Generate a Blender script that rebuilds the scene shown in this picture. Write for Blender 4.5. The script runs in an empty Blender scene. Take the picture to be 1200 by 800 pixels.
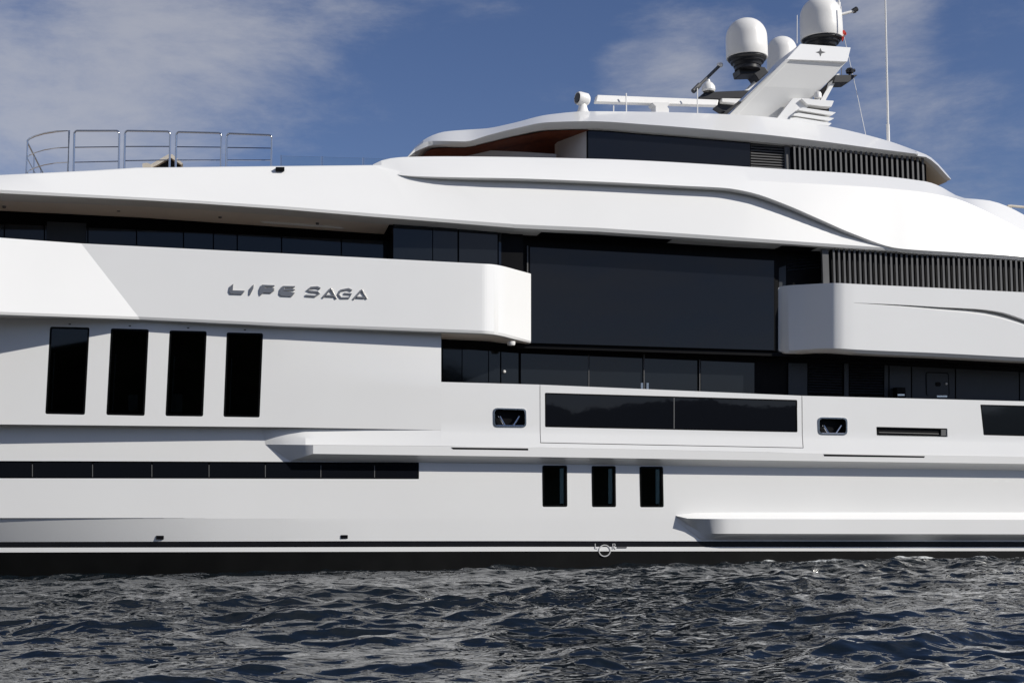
import bpy, bmesh, math, random
import numpy as np
from mathutils import Vector, Matrix
random.seed(7)
SC = bpy.context.scene
COL = SC.collection
R = math.radians

# ------------------------------------------------------------------ camera
FPX = 1550.0                       # focal length in pixels of a 1200 px wide frame
YAW, PITCH, ROLL = R(13.4), R(7.0), R(0.5)
CAM = Vector((-36.0 * math.tan(YAW), -36.0, 1.75))
fwd = Vector((math.sin(YAW) * math.cos(PITCH), math.cos(YAW) * math.cos(PITCH), math.sin(PITCH)))
rgt0 = fwd.cross(Vector((0, 0, 1))).normalized()
up0 = rgt0.cross(fwd).normalized()
rgt = rgt0 * math.cos(ROLL) - up0 * math.sin(ROLL)      # horizon falls slightly to the right
upv = rgt0 * math.sin(ROLL) + up0 * math.cos(ROLL)
cd = bpy.data.cameras.new('camera')
cd.sensor_width = 36.0
cd.lens = 36.0 * FPX / 1200.0
cd.clip_start = 0.1
cd.clip_end = 9000
cam = bpy.data.objects.new('camera', cd)
COL.objects.link(cam)
M3 = Matrix((rgt, upv, -fwd)).transposed()
cam.matrix_world = Matrix.Translation(CAM) @ M3.to_4x4()
SC.camera = cam

# ------------------------------------------------------------------ sun, sky, exposure
SUN = Vector((1.38, -1.0, 1.06)).normalized()             # towards the sun
el = math.asin(SUN.z)
az = math.atan2(SUN.x, SUN.y)
sd = bpy.data.lights.new('sun', 'SUN')
sd.energy = 4.55
sd.angle = R(0.5)
sd.color = (1.0, 0.958, 0.88)
so = bpy.data.objects.new('sun', sd)
so.rotation_euler = (-SUN).to_track_quat('-Z', 'Y').to_euler()
so.location = (30, -20, 40)
COL.objects.link(so)

w = bpy.data.worlds.new('World')
SC.world = w
w.use_nodes = True
nt = w.node_tree
nt.nodes.clear()


def N(t, kind, **kw):
    n = t.nodes.new(kind)
    for k, v in kw.items():
        setattr(n, k, v)
    return n


def L(t, a, b):
    t.links.new(a, b)


sky = N(nt, 'ShaderNodeTexSky', sky_type='NISHITA')
sky.sun_disc = False
sky.sun_elevation = el
sky.sun_rotation = az
sky.air_density = 1.0
sky.dust_density = 0.05
sky.ozone_density = 3.5
tc = N(nt, 'ShaderNodeTexCoord')
mp = N(nt, 'ShaderNodeMapping')
mp.inputs['Rotation'].default_value = (R(8), R(18), R(-12))
mp.inputs['Scale'].default_value = (2.6, 1.3, 7.0)
mp.inputs['Location'].default_value = (3.1, 0.4, 1.75)
L(nt, tc.outputs['Generated'], mp.inputs['Vector'])
n1 = N(nt, 'ShaderNodeTexNoise')
n1.inputs['Scale'].default_value = 2.6
n1.inputs['Detail'].default_value = 10
n1.inputs['Roughness'].default_value = 0.66
n1.inputs['Distortion'].default_value = 0.15
L(nt, mp.outputs['Vector'], n1.inputs['Vector'])
# banks of cirrus, most out-of-frame ones added as fill light: directions (azimuth from +Y towards +X, elevation, radius, weight), degrees
BANKS = [(-6.0, 20.5, 14.0, 0.24), (1.5, 23.0, 9.0, 0.20), (-10.0, 14.0, 11.0, 0.22), (20.0, 18.3, 3.6, 0.26), (23.0, 17.6, 4.2, 0.24),
         (28.6, 17.8, 4.4, 0.26), (33.5, 14.2, 3.6, 0.25), (30.0, 21.2, 3.2, 0.22), (75.0, 30.0, 30.0, 0.3), (-62.0, 26.0, 42.0, 0.85),
         (-110.0, 34.0, 40.0, 0.6), (162.0, 11.0, 15.0, 0.30), (-160.0, 34.0, 30.0, 0.5), (10.0, 75.0, 32.0, 0.35)]
acc = None
for a_, e_, r_, w_ in BANKS:
    dv = N(nt, 'ShaderNodeVectorMath', operation='DOT_PRODUCT')
    nrm = N(nt, 'ShaderNodeVectorMath', operation='NORMALIZE')
    L(nt, tc.outputs['Generated'], nrm.inputs[0])
    L(nt, nrm.outputs['Vector'], dv.inputs[0])
    dv.inputs[1].default_value = (math.sin(R(a_)) * math.cos(R(e_)), math.cos(R(a_)) * math.cos(R(e_)), math.sin(R(e_)))
    mr = N(nt, 'ShaderNodeMapRange', interpolation_type='SMOOTHSTEP')
    mr.inputs['From Min'].default_value = math.cos(R(r_))
    mr.inputs['From Max'].default_value = 1.0
    mr.inputs['To Min'].default_value = 0.0
    mr.inputs['To Max'].default_value = w_
    L(nt, dv.outputs['Value'], mr.inputs['Value'])
    if acc is None:
        acc = mr.outputs['Result']
    else:
        ad = N(nt, 'ShaderNodeMath', operation='ADD')
        L(nt, acc, ad.inputs[0]); L(nt, mr.outputs['Result'], ad.inputs[1])
        acc = ad.outputs['Value']
ad = N(nt, 'ShaderNodeMath', operation='ADD')
L(nt, acc, ad.inputs[0]); L(nt, n1.outputs['Fac'], ad.inputs[1])
cr = N(nt, 'ShaderNodeMapRange', interpolation_type='SMOOTHSTEP')
cr.inputs['From Min'].default_value = 0.54
cr.inputs['From Max'].default_value = 1.10
cr.inputs['To Max'].default_value = 0.62
L(nt, ad.outputs['Value'], cr.inputs['Value'])
hs = N(nt, 'ShaderNodeHueSaturation')
hs.inputs['Saturation'].default_value = 1.08
hs.inputs['Value'].default_value = 1.0
L(nt, sky.outputs['Color'], hs.inputs['Color'])
tn = N(nt, 'ShaderNodeMix', data_type='RGBA', blend_type='MULTIPLY')
tn.inputs['Factor'].default_value = 1.0
tn.inputs['B'].default_value = (0.98, 0.84, 0.95, 1)
L(nt, hs.outputs['Color'], tn.inputs['A'])
mx = N(nt, 'ShaderNodeMix', data_type='RGBA')
mx.inputs['B'].default_value = (6.6, 6.6, 6.9, 1)
L(nt, cr.outputs['Result'], mx.inputs['Factor'])
L(nt, tn.outputs['Result'], mx.inputs['A'])
bg = N(nt, 'ShaderNodeBackground')
bg.inputs['Strength'].default_value = 0.08
L(nt, mx.outputs['Result'], bg.inputs['Color'])
wo = N(nt, 'ShaderNodeOutputWorld')
L(nt, bg.outputs['Background'], wo.inputs['Surface'])

SC.view_settings.view_transform = 'Standard'
SC.view_settings.look = 'None'
SC.view_settings.exposure = 0.0
SC.view_settings.gamma = 1.0
SC.view_settings.use_curve_mapping = False
SC.cycles.max_bounces = 8


# ------------------------------------------------------------------ materials
def mat(name, col, rough=0.4, metal=0.0, ior=1.45, coat=0.0, noise=0.0, nscale=3.0, bump=0.0, bscale=2.0, spec=0.5):
    m = bpy.data.materials.new(name)
    m.use_nodes = True
    t = m.node_tree
    b = t.nodes['Principled BSDF']
    b.inputs['Base Color'].default_value = (*col, 1)
    b.inputs['Roughness'].default_value = rough
    b.inputs['Metallic'].default_value = metal
    b.inputs['IOR'].default_value = ior
    b.inputs['Coat Weight'].default_value = coat
    b.inputs['Coat Roughness'].default_value = 0.06
    b.inputs['Specular IOR Level'].default_value = spec
    g = N(t, 'ShaderNodeNewGeometry')
    if noise > 0:
        x = N(t, 'ShaderNodeTexNoise')
        x.inputs['Scale'].default_value = nscale
        x.inputs['Detail'].default_value = 6
        L(t, g.outputs['Position'], x.inputs['Vector'])
        r = N(t, 'ShaderNodeMapRange')
        r.inputs['From Min'].default_value = 0.3
        r.inputs['From Max'].default_value = 0.7
        r.inputs['To Min'].default_value = 1 - noise
        r.inputs['To Max'].default_value = 1.0
        L(t, x.outputs['Fac'], r.inputs['Value'])
        mm = N(t, 'ShaderNodeMix', data_type='RGBA', blend_type='MULTIPLY')
        mm.inputs['Factor'].default_value = 1
        mm.inputs['A'].default_value = (*col, 1)
        L(t, r.outputs['Result'], mm.inputs['B'])
        L(t, mm.outputs['Result'], b.inputs['Base Color'])
    if bump > 0:
        x = N(t, 'ShaderNodeTexNoise')
        x.inputs['Scale'].default_value = bscale
        x.inputs['Detail'].default_value = 3
        L(t, g.outputs['Position'], x.inputs['Vector'])
        bp = N(t, 'ShaderNodeBump')
        bp.inputs['Strength'].default_value = 1.0
        bp.inputs['Distance'].default_value = bump
        L(t, x.outputs['Fac'], bp.inputs['Height'])
        L(t, bp.outputs['Normal'], b.inputs['Normal'])
    return m


WHITE = mat('white_paint', (0.80, 0.80, 0.79), 0.30, coat=0.45, noise=0.03, nscale=0.35, bump=0.003, bscale=0.5)
WHITE2 = mat('white_equipment_paint', (0.80, 0.79, 0.77), 0.35, noise=0.05, nscale=2)
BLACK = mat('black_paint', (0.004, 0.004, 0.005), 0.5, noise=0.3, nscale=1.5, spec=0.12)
BOOT = mat('black_boot_stripe', (0.010, 0.010, 0.012), 0.25, noise=0.3, nscale=2)
ANTIFOUL = mat('antifouling_paint', (0.007, 0.007, 0.0065), 0.45, noise=0.5, nscale=1.2, spec=0.3)
GLASS = mat('dark_window_glass', (0.006, 0.007, 0.010), 0.02, ior=1.45, bump=0.0012, bscale=0.9, spec=0.42)
GLASS2 = mat('tinted_glass_wall', (0.009, 0.011, 0.014), 0.05, ior=1.45, bump=0.0015, bscale=0.9)
FRAME = mat('black_window_frame', (0.004, 0.004, 0.004), 0.4, spec=0.12)
DARKGREY = mat('dark_grey_panel', (0.028, 0.033, 0.040), 0.4, noise=0.1)
FINGREY = mat('grey_fin_paint', (0.095, 0.095, 0.097), 0.45, noise=0.1)
SEAM = mat('grey_seam', (0.12, 0.12, 0.12), 0.4)
STEEL = mat('stainless_steel', (0.62, 0.62, 0.62), 0.16, metal=1.0)
CHROME = mat('chrome_lettering', (0.46, 0.44, 0.41), 0.38, metal=1.0)
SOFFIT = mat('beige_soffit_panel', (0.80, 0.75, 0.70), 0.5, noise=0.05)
WOOD = mat('mahogany_ceiling', (0.20, 0.055, 0.025), 0.6, noise=0.4, nscale=5, spec=0.15)
CEIL = mat('beige_ceiling', (0.74, 0.68, 0.57), 0.5)
RED = mat('red_cloth', (0.50, 0.03, 0.02), 0.8)
CANVAS = mat('cream_canvas', (0.62, 0.57, 0.49), 0.85, noise=0.2, nscale=4)
RUBBER = mat('black_equipment', (0.010, 0.010, 0.012), 0.4)
CURTAIN = mat('grey_curtain', (0.70, 0.78, 0.76), 0.8)
INNER = mat('dark_interior', (0.02, 0.02, 0.02), 0.8)
MARK = mat('grey_mark_paint', (0.50, 0.50, 0.50), 0.4)
DECK = mat('teak_deck', (0.30, 0.22, 0.15), 0.7, noise=0.3, nscale=6)

# see-through smoked panes
TINT = bpy.data.materials.new('smoked_pane')
TINT.use_nodes = True
t = TINT.node_tree
t.nodes.clear()
tr = N(t, 'ShaderNodeBsdfTransparent')
tr.inputs['Color'].default_value = (0.72, 0.78, 0.78, 1)
gl = N(t, 'ShaderNodeBsdfGlossy')
gl.inputs['Roughness'].default_value = 0.02
fr = N(t, 'ShaderNodeFresnel')
fr.inputs['IOR'].default_value = 1.5
ms = N(t, 'ShaderNodeMixShader')
L(t, fr.outputs['Fac'], ms.inputs['Fac'])
L(t, tr.outputs['BSDF'], ms.inputs[1])
L(t, gl.outputs['BSDF'], ms.inputs[2])
ou = N(t, 'ShaderNodeOutputMaterial')
L(t, ms.outputs['Shader'], ou.inputs['Surface'])
SMOKE = TINT.copy()
SMOKE.name = 'dark_smoked_pane'
for n_ in SMOKE.node_tree.nodes:
    if n_.type == 'BSDF_TRANSPARENT':
        n_.inputs['Color'].default_value = (0.36, 0.38, 0.39, 1)
# clear rail glass
CLEAR = bpy.data.materials.new('clear_rail_glass')
CLEAR.use_nodes = True
t = CLEAR.node_tree
t.nodes.clear()
tr = N(t, 'ShaderNodeBsdfTransparent')
tr.inputs['Color'].default_value = (0.93, 0.95, 0.95, 1)
gl = N(t, 'ShaderNodeBsdfGlossy')
gl.inputs['Roughness'].default_value = 0.02
fr = N(t, 'ShaderNodeFresnel')
fr.inputs['IOR'].default_value = 1.45
ms = N(t, 'ShaderNodeMixShader')
L(t, fr.outputs['Fac'], ms.inputs['Fac'])
L(t, tr.outputs['BSDF'], ms.inputs[1])
L(t, gl.outputs['BSDF'], ms.inputs[2])
ou = N(t, 'ShaderNodeOutputMaterial')
L(t, ms.outputs['Shader'], ou.inputs['Surface'])


# ------------------------------------------------------------------ helpers
def yc(x):                                   # plan curve of the yacht's side: narrows towards the bow
    return 0.0029 * x * x if x < 0 else 0.0


def ray(px, py):
    return (fwd * FPX + rgt * (px - 600.0) + upv * (400.0 - py)).normalized()


def P(px, py, o=0.0):                        # photo measurement -> point on the side layer o metres inboard
    d = ray(px, py)
    y = o
    for _ in range(6):
        s = (y - CAM.y) / d.y
        q = CAM + d * s
        y = yc(q.x) + o
    s = (y - CAM.y) / d.y
    return CAM + d * s


def pchip(xs, ys, q):
    xs = np.array(xs, float); ys = np.array(ys, float); q = np.array(q, float)
    h = np.diff(xs); dl = np.diff(ys) / h
    m = np.zeros_like(xs)
    for i in range(1, len(xs) - 1):
        if dl[i - 1] * dl[i] > 0:
            w1 = 2 * h[i] + h[i - 1]; w2 = h[i] + 2 * h[i - 1]
            m[i] = (w1 + w2) / (w1 / dl[i - 1] + w2 / dl[i])
    m[0] = dl[0]; m[-1] = dl[-1]
    i = np.clip(np.searchsorted(xs, q, side='right') - 1, 0, len(h) - 1)
    tt = (q - xs[i]) / h[i]
    return ((1 + 2 * tt) * (1 - tt) ** 2 * ys[i] + tt * (1 - tt) ** 2 * h[i] * m[i]
            + tt * tt * (3 - 2 * tt) * ys[i + 1] + tt * tt * (tt - 1) * h[i] * m[i + 1])


def rowpts(knots, st, smooth):
    xs = [k[0] for k in knots]; ys = [k[1] for k in knots]; os_ = [k[2] for k in knots]
    if smooth and len(knots) > 2:
        py = pchip(xs, ys, st); oo = pchip(xs, os_, st)
    else:
        py = np.interp(st, xs, ys); oo = np.interp(st, xs, os_)
    return [P(a, b, c) for a, b, c in zip(st, py, oo)]


def stations(rows, px0, px1, step=20):
    s = set([px0, px1])
    for r in rows:
        for k in r:
            if px0 <= k[0] <= px1:
                s.add(k[0])
    s = sorted(s)
    out = []
    for a, b in zip(s, s[1:]):
        n = max(1, int(round((b - a) / step)))
        out += [a + (b - a) * i / n for i in range(n)]
    out.append(s[-1])
    return out


def mesh_obj(name, bm, mats, parent=None, sharp=28, smooth=True):
    bmesh.ops.recalc_face_normals(bm, faces=bm.faces)
    me = bpy.data.meshes.new(name)
    bm.to_mesh(me)
    bm.free()
    if not isinstance(mats, (list, tuple)):
        mats = [mats]
    for m in mats:
        me.materials.append(m)
    if smooth:
        me.shade_smooth()
        me.set_sharp_from_angle(angle=R(sharp))
    o = bpy.data.objects.new(name, me)
    COL.objects.link(o)
    if parent is not None:
        o.parent = parent
    return o


def grid(bm, rows, mi=None, close=True, ext=None):
    """rows of 3-D points, top to bottom; ext closes the solid that many metres inboard"""
    rows = [list(r) for r in rows]
    if ext is not None:
        e = Vector((0, ext, 0))
        rows = rows + [[p + e for p in rows[-1]], [p + e for p in rows[0]]]
    vs = [[bm.verts.new(p) for p in r] for r in rows]
    nr = len(vs)
    rng = range(nr) if (close and ext is not None) else range(nr - 1)
    for i in rng:
        a, b = vs[i], vs[(i + 1) % nr]
        for j in range(len(a) - 1):
            f = bm.faces.new((a[j], a[j + 1], b[j + 1], b[j]))
            if mi is not None:
                f.material_index = mi[i] if i < len(mi) else 0
    if close and ext is not None:
        bm.faces.new([v[0] for v in vs])
        bm.faces.new([v[-1] for v in vs])


def loft(name, rows, mats, parent, px0, px1, ext=0.3, step=20, smooth=False, mi=None, sharp=28, bev=0.0, rsub=1):
    st = stations(rows, px0, px1, step)
    bm = bmesh.new()
    R0 = [rowpts(r, st, smooth) for r in rows]
    RR, MI = [], []
    for i in range(len(R0) - 1):
        for k in range(rsub):
            RR.append([a.lerp(b, k / rsub) for a, b in zip(R0[i], R0[i + 1])])
            MI.append(mi[i] if mi else 0)
    RR.append(R0[-1])
    MI += [0, 0, 0]
    grid(bm, RR, MI, True, ext)
    o = mesh_obj(name, bm, mats, parent, sharp)
    if bev > 0:
        bevel(o, bev)
    return o


def bevel(o, wdt, seg=2, ang=35):
    m = o.modifiers.new('edge', 'BEVEL')
    m.width = wdt
    m.segments = seg
    m.limit_method = 'ANGLE'
    m.angle_limit = R(ang)
    m.harden_normals = True


def resample(pts, n):
    return pts


def rquad(c, r=2.0, n=4):
    """rounded polygon through pixel corners c"""
    out = []
    k = len(c)
    for i in range(k):
        p0 = Vector(c[i - 1]); p = Vector(c[i]); p1 = Vector(c[(i + 1) % k])
        a = (p0 - p); b = (p1 - p)
        rr = min(r, a.length * 0.48, b.length * 0.48)
        A = p + a.normalized() * rr; B = p + b.normalized() * rr
        for j in range(n + 1):
            tt = j / n
            q = A * (1 - tt) ** 2 + p * 2 * tt * (1 - tt) + B * tt * tt
            out.append((q.x, q.y))
    return out


def prism(bm, pts, o, depth, mi=0, back=None):
    """pixel outline placed on layer o, extruded straight inboard by depth metres"""
    if callable(o):
        f = [P(a, b, o(a, b)) for a, b in pts]
    elif isinstance(o, (list, tuple)):
        f = [P(a, b, c) for (a, b), c in zip(pts, o)]
    else:
        f = [P(a, b, o) for a, b in pts]
    e = Vector((0, depth, 0))
    va = [bm.verts.new(p) for p in f]
    vb = [bm.verts.new(p + e) for p in f]
    fs = [bm.faces.new(va), bm.faces.new(vb[::-1])]
    k = len(va)
    for i in range(k):
        fs.append(bm.faces.new((va[i], vb[i], vb[(i + 1) % k], va[(i + 1) % k])))
    for q in fs:
        q.material_index = mi


def cutter(bm, pts, o, front, back):
    f = [P(a, b, o(a, b) if callable(o) else o) for a, b in pts]
    va = [bm.verts.new(p - Vector((0, front, 0))) for p in f]
    vb = [bm.verts.new(p + Vector((0, back, 0))) for p in f]
    bm.faces.new(va); bm.faces.new(vb[::-1])
    k = len(va)
    for i in range(k):
        bm.faces.new((va[i], vb[i], vb[(i + 1) % k], va[(i + 1) % k]))


def panel(name, pts, o, depth, m, parent, bev=0.0):
    bm = bmesh.new()
    prism(bm, pts, o, depth)
    ob = mesh_obj(name, bm, m, parent, 30)
    if bev:
        bevel(ob, bev)
    return ob


def rect(x0, y0, x1, y1):
    return [(x0, y0), (x1, y0), (x1, y1), (x0, y1)]


def strip(x0, x1, yt, yb):
    """four corner quad with yt, yb = (left, right)"""
    return [(x0, yt[0]), (x1, yt[1]), (x1, yb[1]), (x0, yb[0])]


def apply_mods(o):
    dg = bpy.context.evaluated_depsgraph_get()
    me = bpy.data.meshes.new_from_object(o.evaluated_get(dg))
    o.modifiers.clear()
    old = o.data
    o.data = me
    me.name = old.name


def boolean(o, bm, op='DIFFERENCE', sharp=28):
    bmesh.ops.recalc_face_normals(bm, faces=bm.faces)
    me = bpy.data.meshes.new('cut')
    bm.to_mesh(me); bm.free()
    c = bpy.data.objects.new('cut', me)
    COL.objects.link(c)
    m = o.modifiers.new('b', 'BOOLEAN')
    m.operation = op
    m.object = c
    m.solver = 'EXACT'
    bpy.context.view_layer.update()
    apply_mods(o)
    bpy.data.objects.remove(c)
    o.data.shade_smooth()
    o.data.set_sharp_from_angle(angle=R(sharp))


def tube(bm, pts, r, seg=8, r2=None, mi=0):
    pts = [Vector(p) for p in pts]
    n = len(pts)
    rings = []
    for i, p in enumerate(pts):
        d = (pts[min(i + 1, n - 1)] - pts[max(i - 1, 0)]).normalized()
        a = d.cross(Vector((0, 0, 1)))
        if a.length < 0.05:
            a = d.cross(Vector((0, 1, 0)))
        a.normalize(); b = d.cross(a).normalized()
        rr = r if r2 is None else r + (r2 - r) * i / (n - 1)
        rings.append([bm.verts.new(p + a * rr * math.cos(2 * math.pi * k / seg) + b * rr * math.sin(2 * math.pi * k / seg)) for k in range(seg)])
    for i in range(n - 1):
        for k in range(seg):
            f = bm.faces.new((rings[i][k], rings[i][(k + 1) % seg], rings[i + 1][(k + 1) % seg], rings[i + 1][k]))
            f.material_index = mi
    bm.faces.new(rings[0][::-1]).material_index = mi
    bm.faces.new(rings[-1]).material_index = mi


def lathe(bm, base, prof, seg=40, axis=Vector((0, 0, 1)), mi=0):
    q = Vector((0, 0, 1)).rotation_difference(axis)
    rings = []
    for r, z in prof:
        if r < 1e-5:
            rings.append([bm.verts.new(base + q @ Vector((0, 0, z)))])
        else:
            rings.append([bm.verts.new(base + q @ Vector((r * math.cos(2 * math.pi * k / seg), r * math.sin(2 * math.pi * k / seg), z))) for k in range(seg)])
    for a, b in zip(rings, rings[1:]):
        for k in range(seg):
            k2 = (k + 1) % seg
            if len(a) == 1:
                f = bm.faces.new((a[0], b[k2], b[k]))
            elif len(b) == 1:
                f = bm.faces.new((a[k], a[k2], b[0]))
            else:
                f = bm.faces.new((a[k], a[k2], b[k2], b[k]))
            f.material_index = mi


def box(bm, lo, hi):
    vs = [bm.verts.new((x, y, z)) for x in (lo[0], hi[0]) for y in (lo[1], hi[1]) for z in (lo[2], hi[2])]
    for f in ((0, 1, 3, 2), (4, 6, 7, 5), (0, 4, 5, 1), (2, 3, 7, 6), (0, 2, 6, 4), (1, 5, 7, 3)):
        bm.faces.new([vs[i] for i in f])


def scale_at(o):                              # metres per photo pixel near the frame centre at layer o
    return (P(601, 300, o) - P(600, 300, o)).length


def empty(name, loc, label, cat, parent=None):
    o = bpy.data.objects.new(name, None)
    o.empty_display_size = 0.5
    o.location = loc
    COL.objects.link(o)
    o['label'] = label
    o['category'] = cat
    return o


# ------------------------------------------------------------------ water
def build_water():
    rs = np.random.RandomState(11)
    def axis(lo, hi, d, far, g):
        core = list(np.arange(lo, hi + d * 0.5, d))
        a = []; x = core[-1]; s = d
        while x < far:
            s *= g; x += s; a.append(x)
        b = []; x = core[0]; s = d
        while x > -far:
            s *= g; x -= s; b.append(x)
        return np.array(b[::-1] + core + a)
    xs = axis(-18.5, 19.0, 0.055, 4000, 1.10)
    ys = axis(-27.0, 0.6, 0.05, 4000, 1.10)
    X, Y = np.meshgrid(xs, ys)
    Z = np.zeros_like(X); DX = np.zeros_like(X); DY = np.zeros_like(X)
    dxs = np.gradient(xs); dys = np.gradient(ys)
    sp = np.maximum(dxs[None, :], dys[:, None])
    n = 190
    lam = np.exp(rs.uniform(math.log(0.19), math.log(4.6), n))
    wind = R(-74)
    for l in lam:
        th = wind + rs.normal(0, 0.55)
        k = 2 * math.pi / l
        a = 0.0050 * l * (0.55 + 0.9 * rs.rand()) * min(1.0, (1.7 / l) ** 0.8)
        ph = rs.uniform(0, 2 * math.pi)
        arg = k * (math.cos(th) * X + math.sin(th) * Y) + ph
        fade = np.clip((l / sp - 2.2) / 2.0, 0, 1)
        am = a * fade
        c = np.cos(arg); s = np.sin(arg)
        Z += am * c
        DX -= am * 0.95 * math.cos(th) * s
        DY -= am * 0.95 * math.sin(th) * s
    # gustiness: patches of rougher and calmer water
    gst = 0.85 + 0.28 * np.sin(X * 0.23 + 0.9 * np.sin(Y * 0.19)) * np.cos(Y * 0.31 + X * 0.07 + 1.0)
    Z *= gst
    V = np.stack([X + DX * gst, Y + DY * gst, Z], -1).reshape(-1, 3)
    ny, nx = X.shape
    idx = np.arange(nx * ny).reshape(ny, nx)
    F = np.stack([idx[:-1, :-1], idx[:-1, 1:], idx[1:, 1:], idx[1:, :-1]], -1).reshape(-1, 4)
    me = bpy.data.meshes.new('water')
    me.vertices.add(len(V)); me.vertices.foreach_set('co', V.astype(np.float32).ravel())
    me.loops.add(F.size); me.loops.foreach_set('vertex_index', F.astype(np.int32).ravel())
    me.polygons.add(len(F)); me.polygons.foreach_set('loop_start', np.arange(0, F.size, 4, dtype=np.int32))
    me.update(calc_edges=True)
    me.validate()
    me.shade_smooth()
    m = bpy.data.materials.new('sea_water')
    m.use_nodes = True
    t = m.node_tree
    b = t.nodes['Principled BSDF']
    b.inputs['Base Color'].default_value = (0.005, 0.008, 0.011, 1)
    b.inputs['Roughness'].default_value = 0.04
    b.inputs['IOR'].default_value = 1.333
    g = N(t, 'ShaderNodeNewGeometry')
    mp = N(t, 'ShaderNodeMapping'); mp.inputs['Scale'].default_value = (0.75, 1.25, 1.0)
    mp.inputs['Rotation'].default_value = (0, 0, R(20))
    L(t, g.outputs['Position'], mp.inputs['Vector'])
    prev = None
    for sc_, dist, det in ((2.4, 0.042, 2.0), (6.0, 0.007, 1.0)):
        a1 = N(t, 'ShaderNodeTexNoise'); a1.inputs['Scale'].default_value = sc_; a1.inputs['Detail'].default_value = det
        a1.inputs['Roughness'].default_value = 0.5
        a1.inputs['Distortion'].default_value = 0.4
        L(t, mp.outputs['Vector'], a1.inputs['Vector'])
        bp = N(t, 'ShaderNodeBump'); bp.inputs['Strength'].default_value = 1.0; bp.inputs['Distance'].default_value = dist
        L(t, a1.outputs['Fac'], bp.inputs['Height'])
        if prev is not None:
            L(t, prev.outputs['Normal'], bp.inputs['Normal'])
        prev = bp
    L(t, prev.outputs['Normal'], b.inputs['Normal'])
    # broken foam by the hull; its white also stands in for sun sparkle
    sx = N(t, 'ShaderNodeSeparateXYZ'); L(t, g.outputs['Position'], sx.inputs['Vector'])
    my = N(t, 'ShaderNodeMapRange'); L(t, sx.outputs['Y'], my.inputs['Value'])
    my.inputs['From Min'].default_value = -6.0; my.inputs['From Max'].default_value = 0.0
    mxx = N(t, 'ShaderNodeMapRange'); L(t, sx.outputs['X'], mxx.inputs['Value'])
    mxx.inputs['From Min'].default_value = -4.0; mxx.inputs['From Max'].default_value = 8.0
    mxx.inputs['To Min'].default_value = 0.35; mxx.inputs['To Max'].default_value = 1.0
    mz = N(t, 'ShaderNodeMapRange'); L(t, sx.outputs['Z'], mz.inputs['Value'])
    mz.inputs['From Min'].default_value = -0.10; mz.inputs['From Max'].default_value = 0.10
    mz.inputs['To Min'].default_value = 0.4; mz.inputs['To Max'].default_value = 1.0
    f1 = N(t, 'ShaderNodeTexNoise'); f1.inputs['Scale'].default_value = 9.0; f1.inputs['Detail'].default_value = 6.0; f1.inputs['Roughness'].default_value = 0.75
    f2 = N(t, 'ShaderNodeTexNoise'); f2.inputs['Scale'].default_value = 0.8; f2.inputs['Detail'].default_value = 3.0
    L(t, mp.outputs['Vector'], f1.inputs['Vector']); L(t, mp.outputs['Vector'], f2.inputs['Vector'])
    def mul(u, v, op='MULTIPLY'):
        k = N(t, 'ShaderNodeMath', operation=op); L(t, u, k.inputs[0]); L(t, v, k.inputs[1]); return k.outputs['Value']
    msk = mul(mul(my.outputs['Result'], mxx.outputs['Result']), mz.outputs['Result'])
    su = mul(mul(f1.outputs['Fac'], f2.outputs['Fac']), msk)
    fo = N(t, 'ShaderNodeMapRange'); L(t, su, fo.inputs['Value'])
    fo.inputs['From Min'].default_value = 0.22; fo.inputs['From Max'].default_value = 0.30
    df = N(t, 'ShaderNodeBsdfDiffuse'); df.inputs['Color'].default_value = (0.62, 0.64, 0.65, 1)
    mxs = N(t, 'ShaderNodeMixShader')
    L(t, fo.outputs['Result'], mxs.inputs['Fac']); L(t, b.outputs['BSDF'], mxs.inputs[1]); L(t, df.outputs['BSDF'], mxs.inputs[2])
    L(t, mxs.outputs['Shader'], t.nodes['Material Output'].inputs['Surface'])
    me.materials.append(m)
    o = bpy.data.objects.new('water', me)
    COL.objects.link(o)
    o['kind'] = 'structure'
    return o


build_water()


# ------------------------------------------------------------------ far shore behind the camera (mirrored in the panes)
def build_hills():
    rs = np.random.RandomState(3)
    nx, ny = 300, 14
    bm = bmesh.new()
    vs = []
    for j in range(ny):
        row = []
        for i in range(nx):
            x = -1500 + 3000 * i / (nx - 1)
            y = -420 - 38 * j
            v = j / (ny - 1)
            ridge = (118 - 50 / (1 + math.exp(-(x - 130) / 28.0))) + 7 * math.sin(x * 0.011 + 1) + 9 * math.sin(x * 0.017 + 2.2) + 4 * math.sin(x * 0.05)
            z = -1 + ridge * (1 - (1 - v) ** 2.2) + (rs.rand() - 0.5) * 5 * min(1, v * 4)
            row.append(bm.verts.new((x, y, z)))
        vs.append(row)
    for a, b in zip(vs, vs[1:]):
        for i in range(nx - 1):
            bm.faces.new((a[i], b[i], b[i + 1], a[i + 1]))
    m = mat('wooded_hillside', (0.022, 0.026, 0.018), 0.9, noise=0.7, nscale=0.05, spec=0.0)
    o = mesh_obj('hills', bm, m, None, 60)
    o['kind'] = 'structure'


build_hills()

# ------------------------------------------------------------------ the yacht
Y = empty('yacht', (0, 0, 0), 'large white motor yacht with dark glass bands lying side-on in choppy water', 'yacht')


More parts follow.
